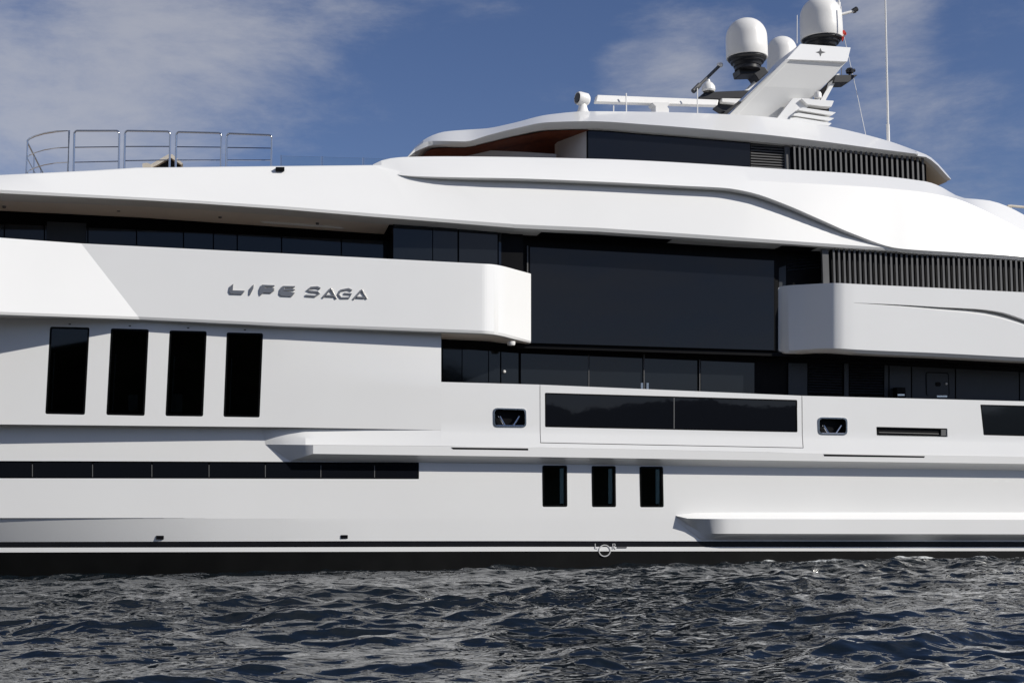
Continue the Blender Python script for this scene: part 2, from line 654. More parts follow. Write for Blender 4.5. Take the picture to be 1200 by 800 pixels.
# -------- hull
hull_rows = [
    [(-260, 486, 0.02), (505, 495, 0.02), (530, 514, 0.02), (632, 516, 0.02), (940, 522, 0.02), (1200, 526, 0.02), (1420, 528, 0.02)],
    [(-260, 606.5, 0.0), (1420, 606.5, 0.0)],
    [(-260, 608.0, 0.09), (0, 608.0, 0.055), (240, 607.2, 0.0), (1420, 607.2, 0.0)],
    [(-260, 635, 0.75), (0, 634.6, 0.36), (240, 634, 0.10), (420, 633.6, 0.02), (600, 633.5, 0.01), (1200, 634.2, 0.01), (1420, 634.5, 0.01)],
    [(-260, 642, 0.75), (0, 641.3, 0.36), (240, 641, 0.10), (420, 640.6, 0.02), (600, 640.3, 0.01), (1200, 640.6, 0.01), (1420, 641, 0.01)],
    [(-260, 647.5, 0.75), (0, 646.8, 0.36), (240, 646.3, 0.10), (420, 646, 0.02), (600, 645.6, 0.01), (1200, 645.2, 0.01), (1420, 645.5, 0.01)],
    [(-260, 745, 1.3), (0, 740, 0.9), (420, 735, 0.25), (1200, 735, 0.2), (1420, 735, 0.2)],
]
hull = loft('hull', hull_rows, [WHITE, BOOT, ANTIFOUL], Y, -260, 1420, ext=0.35, step=24, mi=[0, 0, 0, 1, 0, 2, 2, 0, 0], rsub=5, sharp=5)
cut = bmesh.new()
band = rquad([(-120, 539.5), (491, 541.5), (491, 561), (-120, 560)], 1.2)
cutter(cut, band, 0.008, 0.5, 1.0)
PORT = [[(635.6, 545), (664.6, 545), (664.9, 593.6), (635.6, 593.6)],
        [(693.4, 545.6), (721.5, 545.6), (721.9, 593.8), (693.6, 593.8)],
        [(749.5, 546.2), (777, 546.4), (777.8, 594), (750, 594)]]
for c in PORT:
    cutter(cut, rquad(c, 2.2), 0.008, 0.5, 1.0)
VENTS = [rect(183, 627.2, 192, 631.6), rect(399.4, 626.5, 407.6, 630.6)]
boolean(hull, cut, sharp=5)
# band of panes
bm = bmesh.new(); prism(bm, band, 0.008, 0.05)
bw = mesh_obj('hull_window_band', bm, FRAME, Y, 30)
xs = [-120, -33, 38, 108.5, 178, 245, 311, 376, 439, 490]
for i in range(9):
    a, b = xs[i] + 0.9, xs[i + 1] - 0.9
    f = lambda x: 540 + (x + 120) * 2.0 / 611
    g_ = lambda x: 559.6 + (x + 120) * 1.0 / 611
    panel('pane', rquad([(a, f(a) + 0.8), (b, f(b) + 0.8), (b, g_(b) - 0.6), (a, g_(a) - 0.6)], 0.6, 2), -0.002, 0.008, GLASS, bw)
    if i < 8:
        s = xs[i + 1]
        panel('mullion', rect(s - 0.45, f(s) + 3.2, s + 0.45, g_(s) - 1.5), -0.004, 0.008, SEAM, bw)


def ring_frame(name, c, grow, o, depth, m, parent, r=2.0):
    """thin frame between outline c and c shrunk by grow pixels"""
    cx = sum(p[0] for p in c) / len(c); cy = sum(p[1] for p in c) / len(c)
    a = rquad(c, r)
    inn = [(p[0] + grow * (1 if p[0] < cx else -1), p[1] + grow * (1 if p[1] < cy else -1)) for p in c]
    b = rquad(inn, max(0.5, r - grow * 0.4))
    oo = o if callable(o) else (lambda x, y: o)
    A = [P(x, y, oo(x, y)) for x, y in a]; B = [P(x, y, oo(x, y)) for x, y in b]
    e = Vector((0, depth, 0))
    bm = bmesh.new()
    rows = [A, B, [p + e for p in B], [p + e for p in A]]
    vs = [[bm.verts.new(p) for p in rr] for rr in rows]
    k = len(a)
    for i in range(4):
        u, v = vs[i], vs[(i + 1) % 4]
        for j in range(k):
            bm.faces.new((u[j], u[(j + 1) % k], v[(j + 1) % k], v[j]))
    return mesh_obj(name, bm, m, parent, 30)


for c in PORT:
    wnd = ring_frame('hull_window', c, 2.0, 0.004, 0.10, FRAME, Y, 2.2)
    cx0, cx1 = c[0][0], c[1][0]
    panel('pane', rquad([(cx0 + 1.4, c[0][1] + 1.4), (cx1 - 1.4, c[1][1] + 1.4), (cx1 - 1.2, c[2][1] - 1.4), (cx0 + 1.4, c[3][1] - 1.4)], 1), 0.018, 0.012, TINT, wnd)
    panel('curtain', rect(cx1 - 8.5, c[0][1] + 3.5, cx1 - 4.2, c[2][1] - 4), 0.034, 0.02, CURTAIN, wnd)
bm = bmesh.new(); box(bm, P(560, 600, 0.9) , P(860, 530, 1.0)); mesh_obj('cabin_bulkhead', bm, INNER, Y)
for c, o_ in zip(VENTS, (0.112, 0.006)):
    panel('drain_outlet', rquad(c, 0.5, 2), o_, 0.05, BLACK, Y)

# -------- topsides, forward part with the four tall windows
TO = -0.30


def ts_o(px, py=0):
    return float(np.interp(px, [-260, 0, 300, 517], [-0.52, -0.40, -0.29, TO]))


tl_rows = [
    [(-260, 350, -0.52), (0, 352, -0.40), (300, 360, -0.29), (330, 361, -0.291), (517, 372, TO + 0.15)],
    [(-260, 436, -0.52), (0, 437, -0.40), (300, 442, -0.29), (330, 442.5, -0.291), (517, 447.3, TO)],
    [(-260, 495, -0.52), (0, 497, -0.40), (300, 500, -0.29), (330, 500.3, -0.291), (517, 503.6, TO)],
    [(-260, 495.4, 0.06), (0, 497.4, 0.06), (290, 500.3, 0.06), (312, 500.6, 0.0), (335, 500.9, -0.08), (358, 501.2, -0.15), (430, 502.3, -0.235), (508, 503.7, TO + 0.006), (517, 503.9, TO)],
    [(-260, 512, 0.06), (300, 519.6, 0.06), (312, 520.4, 0.010), (358, 521.0, -0.370), (517, 522.3, -0.372)],
]
topf = loft('topsides', tl_rows, WHITE, Y, -260, 517, ext=0.55, step=11, rsub=6, sharp=12)
TALL = [[(58.6, 382.6), (105, 383.6), (99.5, 485.8), (53, 484.8)],
        [(130, 384.6), (174.4, 385.8), (169.5, 487), (124.5, 486)],
        [(198.8, 387), (242.3, 388), (238, 487.8), (193.8, 487.2)],
        [(265.7, 389.3), (308.3, 390.3), (304.3, 488.9), (261.8, 488.2)]]
cut = bmesh.new()
for c in TALL:
    cutter(cut, rquad(c, 2.4), lambda x, y: ts_o(x), 0.5, 2.0)
boolean(topf, cut, sharp=12)
for c in TALL:
    of = ts_o(c[0][0] * 0.5 + c[1][0] * 0.5)
    tl_dz = lambda x, y: 0.0
    wn = ring_frame('side_window', c, 2.2, lambda x, y: ts_o(x) + tl_dz(x, y) + 0.004, 0.12, FRAME, Y, 2.4)
    ii = [(c[0][0] + 1.4, c[0][1] + 1.4), (c[1][0] - 1.4, c[1][1] + 1.4), (c[2][0] - 1.4, c[2][1] - 1.4), (c[3][0] + 1.4, c[3][1] - 1.4)]
    panel('pane', rquad(ii, 1.2), lambda x, y: ts_o(x) + 0.016, 0.015, SMOKE, wn)
    lx = lambda y: c[0][0] + (c[3][0] - c[0][0]) * (y - c[0][1]) / (c[3][1] - c[0][1])
    ya, yb_ = c[0][1] + 30, c[3][1] - 5
    panel('curtain', [(lx(ya) + 6.2, ya), (lx(ya) + 8.0, ya), (lx(yb_) + 8.0, yb_), (lx(yb_) + 6.2, yb_)], of + 0.10, 0.03, CURTAIN, wn)
    kx = TALL.index(c)
    ys_ = c[3][1] - 34
    if kx in (0, 3):
        bm = bmesh.new()
        prism(bm, rect(lx(ys_) + 9, ys_ + kx, lx(ys_) + (27 if kx == 0 else 38), ys_ + 4.5 + kx * 0.4), of + 0.16, 0.3)
        mesh_obj('shelf', bm, WOOD, wn)
    else:
        bm = bmesh.new()
        w0 = 24 if kx == 1 else 7
        prism(bm, rquad(rect(lx(ys_) + w0, c[3][1] - (24 if kx == 1 else 26), lx(ys_) + w0 + 11, c[3][1] - 4), 2), of + 0.30, 0.3)
        mesh_obj('seat_back', bm, CURTAIN, wn)
    panel('sensor', rect((c[0][0] + c[1][0]) / 2 - 1.3, c[0][1] - 3.6, (c[0][0] + c[1][0]) / 2 + 1.3, c[0][1] - 2.2), of - 0.012, 0.02, SEAM, wn)

bm = bmesh.new(); box(bm, P(-262, 505, 2.4), P(512, 372, 2.5)); mesh_obj('cabin_bulkhead', bm, INNER, Y)
# -------- topsides, midship part with the folding balcony, fairleads and slots
tr_rows = [
    [(516.5, 447.3, TO), (632, 450.5, TO + 0.02), (940, 463.5, TO + 0.02), (1200, 470, TO + 0.02), (1420, 474, TO + 0.02)],
    [(516.5, 503.6, TO), (632, 505.6, TO), (940, 510.5, TO), (1200, 516, TO), (1420, 519, TO)],
    [(516.5, 522.3, -0.372), (632, 523.8, -0.372), (940, 530.4, -0.372), (1200, 534.6, -0.372), (1420, 537.5, -0.372)],
]
topm = loft('topsides', tr_rows, WHITE, Y, 516.5, 1420, ext=0.30, step=18, rsub=5, sharp=12)
PAN = [(632.6, 440), (940.5, 452), (940.8, 525), (632.6, 519)]
PANI = [(633.4, 440), (939.6, 452), (939.8, 524.2), (633.4, 518.2)]
door = bpy.data.objects.new('folding_balcony', topm.data.copy())
COL.objects.link(door); door.parent = Y
cut = bmesh.new(); cutter(cut, PANI, TO, 0.8, 2.0)
boolean(door, cut, 'INTERSECT', sharp=12)
WP = [(638.6, 460), (934.3, 468.4), (934.5, 506.3), (638.6, 500.2)]
cut = bmesh.new(); cutter(cut, rquad(WP, 1.6), TO + 0.008, 0.5, 0.12)
boolean(door, cut, sharp=12)
gp = ring_frame('bulwark_window', WP, 1.4, TO + 0.014, 0.06, FRAME, door, 1.6)
panel('pane', rquad([(640, 461.4), (789.4, 465.6), (789.4, 502), (640, 499)], 0.8), TO + 0.024, 0.02, GLASS, gp)
panel('pane', rquad([(790.6, 465.7), (932.9, 469.7), (933, 505), (790.6, 502)], 0.8), TO + 0.024, 0.02, GLASS, gp)
panel('mullion', [(789.5, 465), (790.5, 465), (790.5, 502.6), (789.5, 502.6)], TO + 0.02, 0.02, SEAM, gp)
cut = bmesh.new()
cutter(cut, PAN, TO, 0.8, 2.0)
FAIR = [[(578.3, 477.6), (616.8, 478.6), (617, 500.6), (578.3, 500.2)], [(958.8, 488.4), (993.2, 489.2), (993.2, 509.6), (959, 509)]]
for c in FAIR:
    cutter(cut, rquad(c, 5.0), TO, 0.5, 2.0)
SLOT = [(1027, 499.8), (1110.3, 501.8), (1110.5, 511.8), (1027.3, 510.2)]
cutter(cut, rquad(SLOT, 0.8), TO, 0.5, 0.12)
WR = [(1149, 473.8), (1420, 480.5), (1420, 516.5), (1152.5, 509.6)]
cutter(cut, rquad(WR, 1.0), TO + 0.008, 0.5, 0.12)
boolean(topm, cut, sharp=12)
for c in FAIR:
    fl = ring_frame('fairlead', c, 1.6, TO - 0.015, 0.28, STEEL, Y, 5.0)
    x0, x1 = c[0][0], c[1][0]; yb = c[2][1]; yt = c[0][1]
    wdt = x1 - x0
    panel('recess', rquad([(x0 + 0.6, yt + 0.6), (x1 - 0.6, yt + 1.2), (x1 - 0.6, yb - 0.6), (x0 + 0.6, yb - 0.6)], 4), TO + 0.20, 0.06, BLACK, fl)
    bm = bmesh.new()
    tube(bm, [P(x0 + wdt * 0.20, yt + 10, TO + 0.10), P(x0 + wdt * 0.36, yb - 2, TO + 0.04)], 0.022, 8)
    tube(bm, [P(x0 + wdt * 0.14, yt + 10, TO + 0.14), P(x0 + wdt * 0.30, yb - 3, TO + 0.12)], 0.010, 8)
    mesh_obj('horn', bm, STEEL, fl)
    bm = bmesh.new()
    tube(bm, [P(x1 - wdt * 0.22, yt + 10, TO + 0.10), P(x1 - wdt * 0.40, yb - 2, TO + 0.04)], 0.030, 8)
    mesh_obj('horn', bm, STEEL, fl)
    bm = bmesh.new()
    tube(bm, [P(x0 + 1.5, yb - 2.2, TO + 0.015), P(x1 - 1.2, yb - 1.8, TO + 0.015)], 0.020, 8)
    mesh_obj('sill_roller', bm, STEEL, fl)
sl = panel('scupper_slot', rquad([(1028, 500.8), (1109.5, 502.6), (1109.8, 511), (1028.3, 509.4)], 0.6), TO + 0.08, 0.04, BLACK, Y)
panel('vent_plate', strip(1103, 1109, (503, 503.2), (510.2, 510.3)), TO + 0.03, 0.04, SEAM, sl)
bm = bmesh.new(); tube(bm, [P(1030, 506.5, TO + 0.05), P(1100, 508.2, TO + 0.05)], 0.01); mesh_obj('bar', bm, SEAM, sl)
bwn = ring_frame('bulwark_window', WR, 1.2, TO + 0.014, 0.05, FRAME, Y, 1.0)
panel('pane', [(1150.4, 475), (1419, 481.8), (1419, 515.2), (1153.6, 508.5)], TO + 0.024, 0.02, GLASS2, bwn)

# -------- rubbing strake above the portholes
sk_rows = [
    [(312, 520.3, 0.012), (358, 521.1, -0.25), (600, 523.1, -0.25), (900, 529.6, -0.25), (1200, 534.5, -0.25), (1420, 537.5, -0.25)],
    [(312, 520.4, 0.005), (358, 521.2, -0.375), (600, 523.2, -0.38), (900, 529.7, -0.38), (1200, 534.6, -0.38), (1420, 537.6, -0.38)],
    [(312, 520.8, 0.005), (340, 539.8, 0.0), (367, 531.4, -0.38), (600, 534.6, -0.38), (900, 539.2, -0.38), (1200, 543.3, -0.38), (1420, 546, -0.38)],
    [(312, 521.0, 0.005), (340, 540.0, 0.0), (367, 540.2, 0.0), (600, 543, 0.0), (900, 547, 0.0), (1200, 551, 0.0), (1420, 553.6, 0.0)],
]
strake = loft('rubbing_strake', sk_rows, WHITE, Y, 312, 1420, ext=0.30, step=9, sharp=14)
for i, c in enumerate(([(528.5, 523.9), (619, 525.2), (619, 527.4), (531, 526.2)], [(965, 531.9), (1084, 534.2), (1083, 536.0), (966, 534.3)])):
    panel('freeing_port', c, -0.384, 0.05, BLACK, Y)
panel('freeing_port', [(585, 539.6), (600, 539.9), (600, 540.8), (585, 540.5)], -0.006, 0.03, BLACK, Y)

# -------- lower fender rail aft
fr_rows = [
    [(792, 603.2, 0.0), (815, 600.5, 0.0), (860, 600, 0.0), (1420, 600, 0.0)],
    [(792, 604.0, -0.005), (806, 607.2, -0.26), (825, 607.6, -0.34), (845, 607.7, -0.37), (870, 607.8, -0.375), (1420, 609.3, -0.375)],
    [(792, 605.2, -0.005), (822, 624.3, -0.06), (838, 625.0, -0.26), (850, 625.0, -0.35), (870, 625.0, -0.38), (1420, 626.0, -0.38)],
    [(792, 609.8, 0.0), (822, 631.6, -0.02), (845, 632.2, -0.02), (870, 632.2, -0.02), (1420, 632.6, -0.02)],
]
loft('fender_rail', fr_rows, WHITE, Y, 792, 1420, ext=0.30, step=6, sharp=20)
for x in (938, 943, 1103.5, 1124):
    panel('draught_mark', rect(x, 627.6, x + 2.2, 630.2), -0.15, 0.1, MARK, Y)


# -------- class mark on the boot top
def stroke(bm, pts, wpx, o, depth, closed=False):
    pts = [Vector(p) for p in pts]
    n = len(pts)
    Lp, Rp = [], []
    for i in range(n):
        a = pts[i - 1] if (i > 0 or closed) else pts[i]
        b = pts[(i + 1) % n] if (i < n - 1 or closed) else pts[i]
        d = (b - a).normalized()
        nn = Vector((-d.y, d.x))
        Lp.append(pts[i] + nn * wpx / 2); Rp.append(pts[i] - nn * wpx / 2)
    e = Vector((0, depth, 0))
    rows = [[P(p.x, p.y, o) for p in Lp], [P(p.x, p.y, o) for p in Rp]]
    rows += [[p + e for p in rows[1]], [p + e for p in rows[0]]]
    vs = [[bm.verts.new(p) for p in r] for r in rows]
    for i in range(4):
        u, v = vs[i], vs[(i + 1) % 4]
        for j in range(n if closed else n - 1):
            k = (j + 1) % n
            bm.faces.new((u[j], u[k], v[k], v[j]))
    if not closed:
        bm.faces.new([v[0] for v in vs]); bm.faces.new([v[-1] for v in vs])


bm = bmesh.new()
stroke(bm, [(708.7 + 6.6 * math.cos(2 * math.pi * k / 32), 644.8 + 6.6 * math.sin(2 * math.pi * k / 32)) for k in range(32)], 1.15, -0.006, 0.03, True)
stroke(bm, [(697.6, 636.6), (697.6, 642.2), (700.2, 642.2)], 0.9, -0.006, 0.03)
stroke(bm, [(718.2, 643), (718.2, 636.9), (720.6, 636.9), (721, 638.5), (720.2, 639.8), (718.6, 640), (721.4, 643)], 0.9, -0.006, 0.03)
mesh_obj('class_mark', bm, MARK, Y)
bm = bmesh.new()
stroke(bm, [(723.2, 641), (734.5, 641)], 1.5, -0.006, 0.03)
mesh_obj('class_mark_line', bm, SEAM, Y)

# -------- main deck house behind the bulwark
O1 = 1.35
panel('main_deck_house', [(505, 385), (620, 392), (912, 405), (1420, 420), (1420, 505), (912, 490), (505, 470)], O1 + 0.06, 0.4, BLACK, Y)
YT = lambda x: float(np.interp(x, [517, 610, 905, 1000, 1200, 1420], [404, 411, 423, 424, 434, 441]))
YB = lambda x: float(np.interp(x, [517, 632, 940, 1200, 1420], [455, 458, 470, 478, 484]))
for a, b in ((519, 541), (542, 572), (573, 586), (587.5, 607.5), (610.5, 689.5), (691, 753.5), (755.5, 817), (821.5, 884)):
    panel('glass_panel', [(a, YT(a) + 3), (b, YT(b) + 3), (b, YB(b)), (a, YB(a))], O1, 0.04, GLASS2, Y)
for s in (690.2, 820.2):
    panel('mullion', [(s - 0.6, YT(s) + 2), (s + 0.5, YT(s) + 2), (s + 0.5, YB(s)), (s - 0.6, YB(s))], O1 - 0.02, 0.03, FINGREY, Y)
panel('door_post', [(754.2, 410), (755.3, 410), (755.5, 464), (754.4, 464)], O1 - 0.06, 0.04, FINGREY, Y)
for a in (751, 757.6):
    panel('gate_latch', rect(a, 448.5, a + 2.6, 456), 0.05, 0.06, STEEL, Y)
for a, b in ((924, 946), (989.4, 994.5), (1036.5, 1041), (1042.5, 1067.5), (1069, 1119), (1120.5, 1194), (1195.5, 1290), (1292, 1419)):
    panel('wall_panel', [(a, YT(a) + 2), (b, YT(b) + 2), (b, YB(b)), (a, YB(a))], O1, 0.04, DARKGREY, Y)


def hlouvre(name, x0, x1, yt, yb, n, o, parent, m, dx=0):
    bm = bmesh.new()
    for i in range(n):
        f0 = (i + 0.1) / n; f1 = (i + 0.62) / n
        p = [(x0 + dx * f0, yt[0] + (yb[0] - yt[0]) * f0), (x1 + dx * f0, yt[1] + (yb[1] - yt[1]) * f0),
             (x1 + dx * f1, yt[1] + (yb[1] - yt[1]) * f1), (x0 + dx * f1, yt[0] + (yb[0] - yt[0]) * f1)]
        prism(bm, p, [o + 0.03, o + 0.03, o - 0.01, o - 0.01], 0.02)
    return mesh_obj(name, bm, m, parent, 30)


hlouvre('louvre_grille', 947.5, 987, (426, 427), (460.5, 462), 11, O1, Y, DARKGREY)
hlouvre('louvre_grille', 996, 1035.3, (427.5, 428), (462, 463), 11, O1, Y, DARKGREY)
ht = panel('deck_hatch', rquad([(1084.8, 435.5), (1111.8, 436.5), (1112.8, 464), (1085.3, 463.5)], 3), O1 - 0.012, 0.02, BLACK, Y)
panel('hatch_leaf', rquad([(1085.8, 436.7), (1110.8, 437.6), (1111.8, 464), (1086.3, 463.5)], 2.6), O1 - 0.02, 0.02, DARKGREY, ht)
panel('latch', rquad(rect(1096, 447.5, 1102.5, 452.5), 2), O1 - 0.03, 0.02, BLACK, ht)
bm = bmesh.new(); lathe(bm, P(1108.8, 449.5, O1 - 0.02), [(0, 0.05), (0.03, 0.04), (0.04, 0.0)], 12, Vector((0, -1, 0))); mesh_obj('knob', bm, WHITE2, ht)
bm = bmesh.new(); lathe(bm, P(591, 435.3, O1 - 0.02), [(0, 0.05), (0.035, 0.04), (0.05, 0.0)], 12, Vector((0, -1, 0))); mesh_obj('wall_lamp', bm, WHITE2, Y)
panel('step_box', [(1051, 453.5), (1061, 453.8), (1061.5, 466), (1051.5, 466)], O1 - 0.3, 0.25, BLACK, Y)
panel('cleat', rect(1052, 461.5, 1060, 463.6), 0.2, 0.05, STEEL, Y)
panel('cleat', rect(1098, 463.2, 1110, 465.2), 0.2, 0.05, STEEL, Y)

# decks (horizontal slabs the layers rest on)
def slab(name, px0, px1, pyl, pyr, o0, depth, m, th=0.12, parent=None):
    a = P(px0, pyl, o0); b = P(px1, pyr, o0)
    bm = bmesh.new()
    n = 24
    rows = [[], [], [], []]
    for i in range(n + 1):
        tt = i / n
        p = P(px0 + (px1 - px0) * tt, pyl + (pyr - pyl) * tt, o0)
        rows[0].append(p); rows[1].append(p - Vector((0, 0, th)))
        rows[2].append(p + Vector((0, depth, -th))); rows[3].append(p + Vector((0, depth, 0)))
    vs = [[bm.verts.new(p) for p in r] for r in rows]
    for i in range(4):
        u, v = vs[i], vs[(i + 1) % 4]
        for j in range(n):
            bm.faces.new((u[j], u[j + 1], v[j + 1], v[j]))
    bm.faces.new([v[0] for v in vs]); bm.faces.new([v[-1] for v in vs])
    return mesh_obj(name, bm, m, parent or Y, 30)


slab('main_deck', -250, 1410, 492, 505, 0.30, 10.5, DECK)
slab('upper_deck', -250, 600, 346, 383, 0.30, 10.5, DECK)
slab('upper_deck', 605, 1410, 402.5, 429, 0.83, 10.0, BLACK)
slab('sun_deck', -250, 1410, 214, 292, 0.75, 10.5, DECK, 0.10)

# -------- upper deck house: big salon window
panel('salon_wall', [(598, 262), (912, 284), (912, 411.5), (598, 402)], 0.80, 0.35, BLACK, Y)  # black strip above the panes stands in for the soffit's shadow
sw = panel('salon_window', [(619.5, 288.2), (908.5, 304.3), (908.5, 411), (619.5, 402.3)], 0.76, 0.05, FRAME, Y)
panel('pane', [(621.2, 289.6), (907, 305.5), (907, 410.2), (621.2, 401.6)], 0.745, 0.02, GLASS, sw)
panel('window_trim', [(617.7, 288), (619.0, 288), (619.0, 322), (617.7, 321)], 0.73, 0.06, SEAM, sw)
for x, y in ((660, 405.0), (730, 408), (797, 410.8), (862, 413.2)):
    bm = bmesh.new()
    lathe(bm, P(x, y, 1.05), [(0, -0.02), (0.04, -0.02), (0.05, 0.02)], 10)
    mesh_obj('downlight', bm, SEAM, Y)

# forward windows of the upper deck house
panel('upper_house_wall', [(462, 256), (613, 264), (613, 325), (462, 316)], 0.50, 1.35, BLACK, Y)
for a, b in ((461, 506.5), (507.5, 536), (538, 583)):
    f = lambda x: 261.5 + (x - 460) * 0.052
    panel('glass_panel', [(a, f(a)), (b, f(b)), (b, f(b) + 58), (a, f(a) + 58)], 0.46, 0.03, GLASS2, Y)
panel('glass_panel', [(584.5, 267.8), (612, 270.5), (612, 330), (584.5, 328)], [0.46, 0.9, 0.9, 0.46], 0.03, GLASS, Y)
panel('upper_house_wall', [(-250, 232), (462, 262), (462, 318), (-250, 300)], 1.75, 0.3, BLACK, Y)
px = [-200, -90, 5, 52, 103, 160, 215, 250, 278, 330, 400, 459]
for a, b in zip(px, px[1:]):
    f = lambda x: 262 + (x) * 0.045
    panel('glass_panel', [(a + 0.7, f(a)), (b - 0.7, f(b)), (b - 0.7, f(b) + 36), (a + 0.7, f(a) + 36)], 1.70, 0.03, GLASS2, Y)
panel('sliding_door', [(55, 259.5), (101, 261.5), (100, 290), (54, 290)], 1.66, 0.03, DARKGREY, Y)

# aft part of the upper deck house: vent, grey post, vertical fins
panel('upper_house_wall', [(912, 283), (1420, 312), (1420, 372), (912, 350)], 0.85, 0.4, BLACK, Y)
hlouvre('louvre_grille', 922.5, 961, (293, 290.5), (319, 315), 7, 0.83, Y, DARKGREY)
panel('wall_panel', [(913, 314), (921, 311), (921, 345), (913, 345)], 0.845, 0.05, DARKGREY, Y)
panel('wall_panel', [(922, 320), (962, 316), (962, 345), (922, 345)], 0.845, 0.04, BLACK, Y)
panel('corner_post', [(963.5, 292), (970.8, 292.5), (972.2, 336), (965, 336)], 0.12, 0.10, FINGREY, Y)


def fins(name, x0, x1, n, yt, yb, lean, o, parent):
    bm = bmesh.new()
    p = (x1 - x0) / n
    for i in range(n):
        x = x0 + p * (i + 0.3)
        tt = (x - x0) / (x1 - x0)
        a = yt[0] + (yt[1] - yt[0]) * tt; b = yb[0] + (yb[1] - yb[0]) * tt
        prism(bm, [(x, a), (x + p * 0.36, a), (x + p * 0.36 + lean, b), (x + lean, b)], o, 0.035)
    return mesh_obj(name, bm, FINGREY, parent, 30)


fs = fins('fin_screen', 974, 1420, 73, (289.5, 318.5), (338, 354), 1.6, 0.06, Y)
panel('fin_backing', [(972, 286), (1420, 312), (1420, 360), (974, 345)], 0.24, 0.03, BLACK, fs)


# -------- long forward balcony bulwark that carries the name
def kloft(name, rows, m, parent, ext, nsub, sharp=20, bev=0.03, creases=()):
    """rows share knot index; each span is subdivided nsub times"""
    R3 = []
    for r in rows:
        pts = []
        for i in range(len(r) - 1):
            for j in range(nsub):
                tt = j / nsub
                pts.append(P(*[r[i][k] + (r[i + 1][k] - r[i][k]) * tt for k in range(3)]))
        pts.append(P(*r[-1]))
        R3.append(pts)
    bm = bmesh.new()
    grid(bm, R3, None, True, ext)
    o = mesh_obj(name, bm, m, parent, sharp)
    if creases:
        nc = len(R3[0]); cj = set(k * nsub for k in creases)
        at = o.data.attributes.get('sharp_edge') or o.data.attributes.new('sharp_edge', 'BOOLEAN', 'EDGE')
        for e in o.data.edges:
            a, b = e.vertices
            if a % nc == b % nc and a % nc in cj:
                at.data[e.index].value = True
    if bev:
        bevel(o, bev, 3)
    return o


def corner(kn, n=28):
    """dense knots through the rounded end so that it shades as a curve"""
    q = np.linspace(kn[0][0], kn[-1][0], n)
    a = pchip([k[0] for k in kn], [k[1] for k in kn], q)
    b = pchip([k[0] for k in kn], [k[2] for k in kn], q)
    return [tuple(v) for v in zip(q, a, b)]


bal = kloft('balcony_bulwark', [
    [(-230, 262, -1.85), (95, 285.2, -0.51), (330, 296.8, -0.53)] + corner([(545, 307.9, -0.55), (565, 308.9, -0.54), (578, 309.7, -0.45), (588, 311.4, -0.25), (604, 315.6, 0.15), (622.3, 320.6, 0.62)]),
    [(-230, 357, -2.62), (162, 371.0, -0.61), (330, 378.6, -0.61)] + corner([(545, 386.4, -0.61), (565, 387.2, -0.60), (578, 388.2, -0.50), (588, 390, -0.30), (604, 394.4, 0.12), (622.3, 399.6, 0.60)]),
    [(-230, 361, -2.59), (164, 374.6, -0.58), (330, 382.4, -0.58)] + corner([(545, 390.2, -0.58), (565, 391.0, -0.57), (578, 392.0, -0.47), (588, 393.8, -0.26), (604, 397.8, 0.17), (622.0, 402.2, 0.66)]),
], WHITE, Y, 0.22, 6, sharp=16, bev=0.02, creases=(1,))
# soffit under the balcony
st = [-230, 0, 164, 330, 500, 560, 572, 581, 590, 619]
bm = bmesh.new()
oo = [-2.4, -1.3, -0.30, -0.22, -0.22, -0.22, -0.2, -0.17, -0.05, 0.60]
yy = [362, 368, 375, 382.6, 388.6, 391, 391.6, 392.3, 393.8, 402]
r0 = [P(a, b, c) for a, b, c in zip(st, yy, oo)]
r1 = [Vector((p.x, max(p.y, 1.6), p.z + 0.02)) for p in r0]
grid(bm, [r0, r1, [p + Vector((0, 0, 0.06)) for p in r1], [p + Vector((0, 0, 0.06)) for p in r0]], None, True, None)
mesh_obj('balcony_soffit', bm, SOFFIT, Y, 30)
bm = bmesh.new()
lathe(bm, P(599, 402.5, 0.3), [(0, -0.05), (0.10, -0.05), (0.12, 0.0), (0.12, 0.06)], 16)
mesh_obj('soffit_lamp', bm, WHITE2, Y)

# chrome name letters
OL = -0.59
LET = [
    ('poly', [(273.6, 332.2), (273, 340), (287.2, 340.4), (284, 344.9), (270, 344.6), (268.4, 341.2), (270, 335)]),
    ('poly', [(297.6, 332.8), (297, 338), (293, 346), (292, 345), (293, 338)]),
    ('poly', [(307, 333.4), (322.2, 334), (321.4, 335.9), (310.6, 335.9), (310.2, 337.3), (322.2, 337.6), (320.8, 339.4), (322, 340.2), (318, 343.4), (309, 343), (305, 346.6), (304, 343), (304.4, 338.6)]),
    ('poly', [(331.4, 334.8), (346.2, 335), (345.2, 336.9), (333.6, 337.1), (333.4, 338.4), (346.2, 338.6), (345.4, 340.1), (333, 340.9), (345.8, 342.8), (342, 347.6), (329.4, 347), (327.2, 344.5), (328.4, 338.6)]),
    ('str', [[(375.5, 337.8), (372, 336.3), (364.5, 336.8), (360.3, 340), (364, 341.3), (372.4, 342), (374.4, 343.6), (369.5, 347), (358, 346.2)]], 2.2),
    ('str', [[(378, 349), (388, 337.9)], [(387.4, 337.6), (394.3, 350.2)], [(382, 346.3), (392, 346.8)]], 2.1),
    ('str', [[(412.5, 340.2), (408.5, 338.4), (399.6, 340), (396.6, 345), (400, 349), (409, 348.8), (412, 344.4), (403.4, 343.9)]], 2.1),
    ('str', [[(414, 350.8), (424.4, 339.4)], [(423.8, 339.2), (430.0, 350.4)], [(418, 348.2), (427.4, 348.7)]], 2.0),
]
